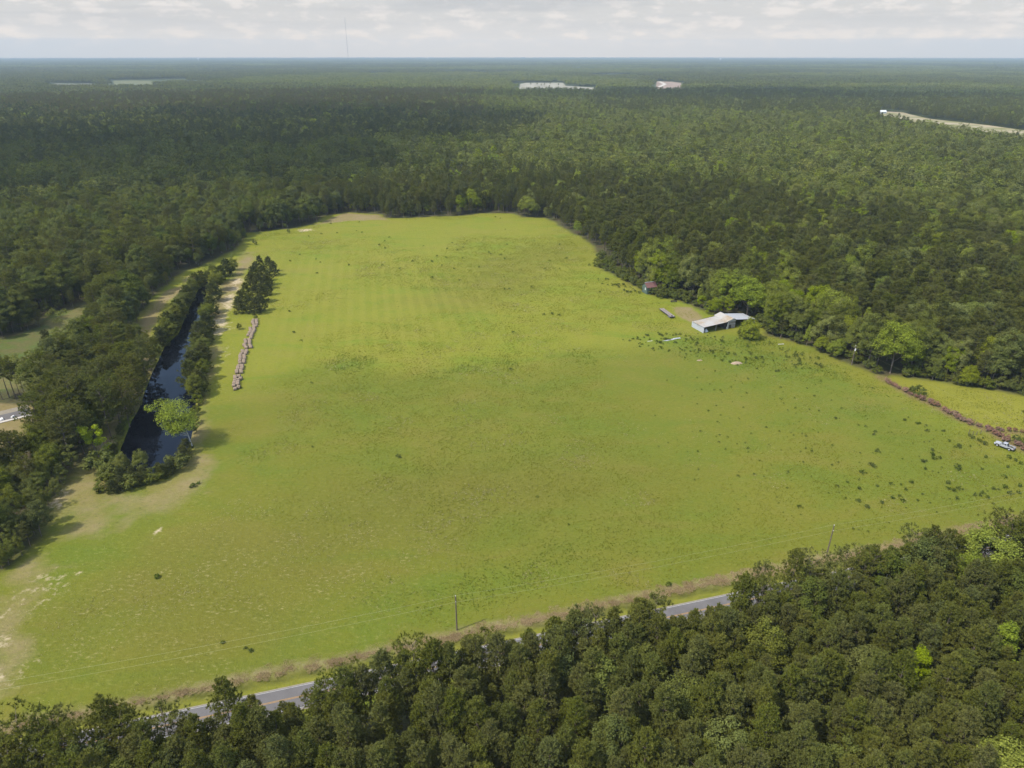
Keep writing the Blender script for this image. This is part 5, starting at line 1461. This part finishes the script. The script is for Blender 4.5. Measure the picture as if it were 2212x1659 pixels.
w = bpy.data.worlds.new('World'); SC.world = w; w.use_nodes = True
nt = w.node_tree; nt.nodes.clear()
out = nt.nodes.new('ShaderNodeOutputWorld'); bg = nt.nodes.new('ShaderNodeBackground')
sky = nt.nodes.new('ShaderNodeTexSky'); sky.sky_type = 'NISHITA'; sky.sun_disc = False
sky.sun_elevation = sun_el; sky.sun_rotation = sun_az; sky.dust_density = 0.6; sky.ozone_density = 2.0; sky.air_density = 1.0
def wn(k): return nt.nodes.new(k)
tc = wn('ShaderNodeTexCoord'); sep = wn('ShaderNodeSeparateXYZ'); nt.links.new(tc.outputs['Generated'], sep.inputs[0])
def wm(op, a, b=0.0, c=False):
    nd = wn('ShaderNodeMath'); nd.operation = op; nd.use_clamp = c
    for i, q in enumerate((a, b)):
        if isinstance(q, (int, float)): nd.inputs[i].default_value = q
        else: nt.links.new(q, nd.inputs[i])
    return nd.outputs[0]
zz = wm('MAXIMUM', wm('ADD', sep.outputs[2], .012), .004)
cx = wm('DIVIDE', sep.outputs[0], zz); cy = wm('DIVIDE', sep.outputs[1], zz)
cmb = wn('ShaderNodeCombineXYZ'); nt.links.new(cx, cmb.inputs[0]); nt.links.new(cy, cmb.inputs[1])
def wnoise(scale, detail, rough, vec):
    nd = wn('ShaderNodeTexNoise'); nd.inputs['Scale'].default_value = scale; nd.inputs['Detail'].default_value = detail; nd.inputs['Roughness'].default_value = rough
    nt.links.new(vec, nd.inputs['Vector']); return nd.outputs['Fac']
# low clouds seen edge-on: puffs in bearing and height above the horizon
az = wm('ARCTAN2', sep.outputs[0], sep.outputs[1])
c2 = wn('ShaderNodeCombineXYZ'); nt.links.new(wm('MULTIPLY', az, 9.0), c2.inputs[0]); nt.links.new(wm('MULTIPLY', sep.outputs[2], 25.0), c2.inputs[1])
n1 = wnoise(2.9, 9, .60, c2.outputs[0]); n2 = wnoise(.12, 5, .6, cmb.outputs[0])
def wr(v, a, b, c=0.0, d=1.0):
    nd = wn('ShaderNodeMapRange'); nd.interpolation_type = 'SMOOTHSTEP'; nt.links.new(v, nd.inputs[0])
    for i, q in zip((1,2,3,4), (a,b,c,d)): nd.inputs[i].default_value = q
    return nd.outputs[0]
def wmix(f, a, b):
    nd = wn('ShaderNodeMix'); nd.data_type = 'RGBA'
    for s, q in ((nd.inputs['Factor'], f), (nd.inputs[6], a), (nd.inputs[7], b)):
        if isinstance(q, (int, float)): s.default_value = q
        elif isinstance(q, tuple): s.default_value = (*q, 1)
        else: nt.links.new(q, s)
    return nd.outputs[2]
STR = .15
HAZE_D = 7.8e-5
low = wr(sep.outputs[2], .17, .05)
base = wmix(wm('MULTIPLY', low, .97), sky.outputs[0], (1.62, 1.61, 1.615))
puff = wm('MULTIPLY', wr(n1, .48, .62), wr(sep.outputs[2], .001, .022))
base = wmix(wm('MULTIPLY', wm('MULTIPLY', puff, low), .85), base, (2.35, 2.30, 2.26))
shade = wm('MULTIPLY', wm('MULTIPLY', wr(n2, .44, .58), wr(sep.outputs[2], .006, .06)), low)
base = wmix(wm('MULTIPLY', shade, .6), base, (1.22, 1.25, 1.31))
# the sky is brighter where it is seen through more of the haze
path = wm('DIVIDE', 425.0, wm('MAXIMUM', sep.outputs[2], .017))
T_ = wm('POWER', 2.71828, wm('MULTIPLY', path, -HAZE_D))
gain = wn('ShaderNodeVectorMath'); gain.operation = 'MULTIPLY'; nt.links.new(base, gain.inputs[0]); gc = wn('ShaderNodeCombineXYZ'); nt.links.new(gc.outputs[0], gain.inputs[1])
for i_, k_ in enumerate((.56, .77, .99)): nt.links.new(wm('DIVIDE', wm('SUBTRACT', 1.0, wm('MULTIPLY', wm('SUBTRACT', 1.0, T_), k_)), T_), gc.inputs[i_])
base = gain.outputs[0]
# broken cloud overhead
over = wm('MULTIPLY', wr(sep.outputs[2], .62, .78), wr(wnoise(1.3, 4, .55, cmb.outputs[0]), .38, .56))
base = wmix(wm('MULTIPLY', over, .85), base, (5.2, 5.1, 5.0))
nt.links.new(base, bg.inputs[0]); bg.inputs[1].default_value = STR
nt.links.new(bg.outputs[0], out.inputs[0])

# ------------------------------------------------------------------ fair-weather clouds overhead, whose shade lies on the woods
t = NT('cloud_mist'); pv = t.n('ShaderNodeVolumePrincipled'); pv.inputs['Color'].default_value = (.9, .9, .9, 1); pv.inputs['Density'].default_value = .012
t.l(pv.outputs[0], t.out.inputs['Volume']); CM = t.m
def cloud(u, v, rx, ry, rz_, turn, z=1150):
    tx, ty = G(u, v); k = z/sun_dir.z
    r = np.random.default_rng(int(u)); import bmesh
    bm = bmesh.new(); bmesh.ops.create_icosphere(bm, subdivisions=4, radius=1)
    P = np.array([q.co[:] for q in bm.verts]); f = 1+.30*(fnoise(P[:,0]*3+u, P[:,1]*3, 1.0)-.5)*2+.12*(fnoise(P[:,0]*7, P[:,1]*7+v, 1.0)-.5)*2
    for q, a in zip(bm.verts, f): q.co = Vector((q.co.x*a, q.co.y*a, max(q.co.z*a, -.45)))
    me = bpy.data.meshes.new('cloud'); bm.to_mesh(me); bm.free(); me.materials.append(CM); me.shade_smooth()
    o = link(bpy.data.objects.new('cloud', me)); o.location = (tx+sun_dir.x*k, ty+sun_dir.y*k, z); o.scale = (rx, ry, rz_); o.rotation_euler = (0, 0, turn)
    tag(o, kind='stuff')
for c_ in ((330, 345, 480, 330, 60, .2), (760, 262, 420, 260, 55, -.1), (1700, 214, 900, 420, 60, .1)): cloud(*c_)

# ------------------------------------------------------------------ haze
t = NT('haze_air'); t.t.nodes.remove(t.t.nodes[0]) if False else None
pv = t.n('ShaderNodeVolumePrincipled')
pv.inputs['Color'].default_value = (.49, .60, .67, 1); pv.inputs['Density'].default_value = HAZE_D; pv.inputs['Anisotropy'].default_value = 0.0
t.l(pv.outputs[0], t.out.inputs['Volume'])
o = MB().box((-25700, -25700, -3.4), (25700, 26400, 545)).build('haze', t.m)
tag(o, kind='stuff')

SC.view_settings.view_transform = 'Standard'; SC.view_settings.look = 'None'; SC.view_settings.gamma = 1; SC.view_settings.exposure = 1.3
cy_ = SC.cycles
cy_.max_bounces = 8; cy_.diffuse_bounces = 4; cy_.glossy_bounces = 2; cy_.transmission_bounces = 4; cy_.volume_bounces = 0; cy_.transparent_max_bounces = 6
cy_.use_denoising = True
cy_.caustics_reflective = False; cy_.caustics_refractive = False
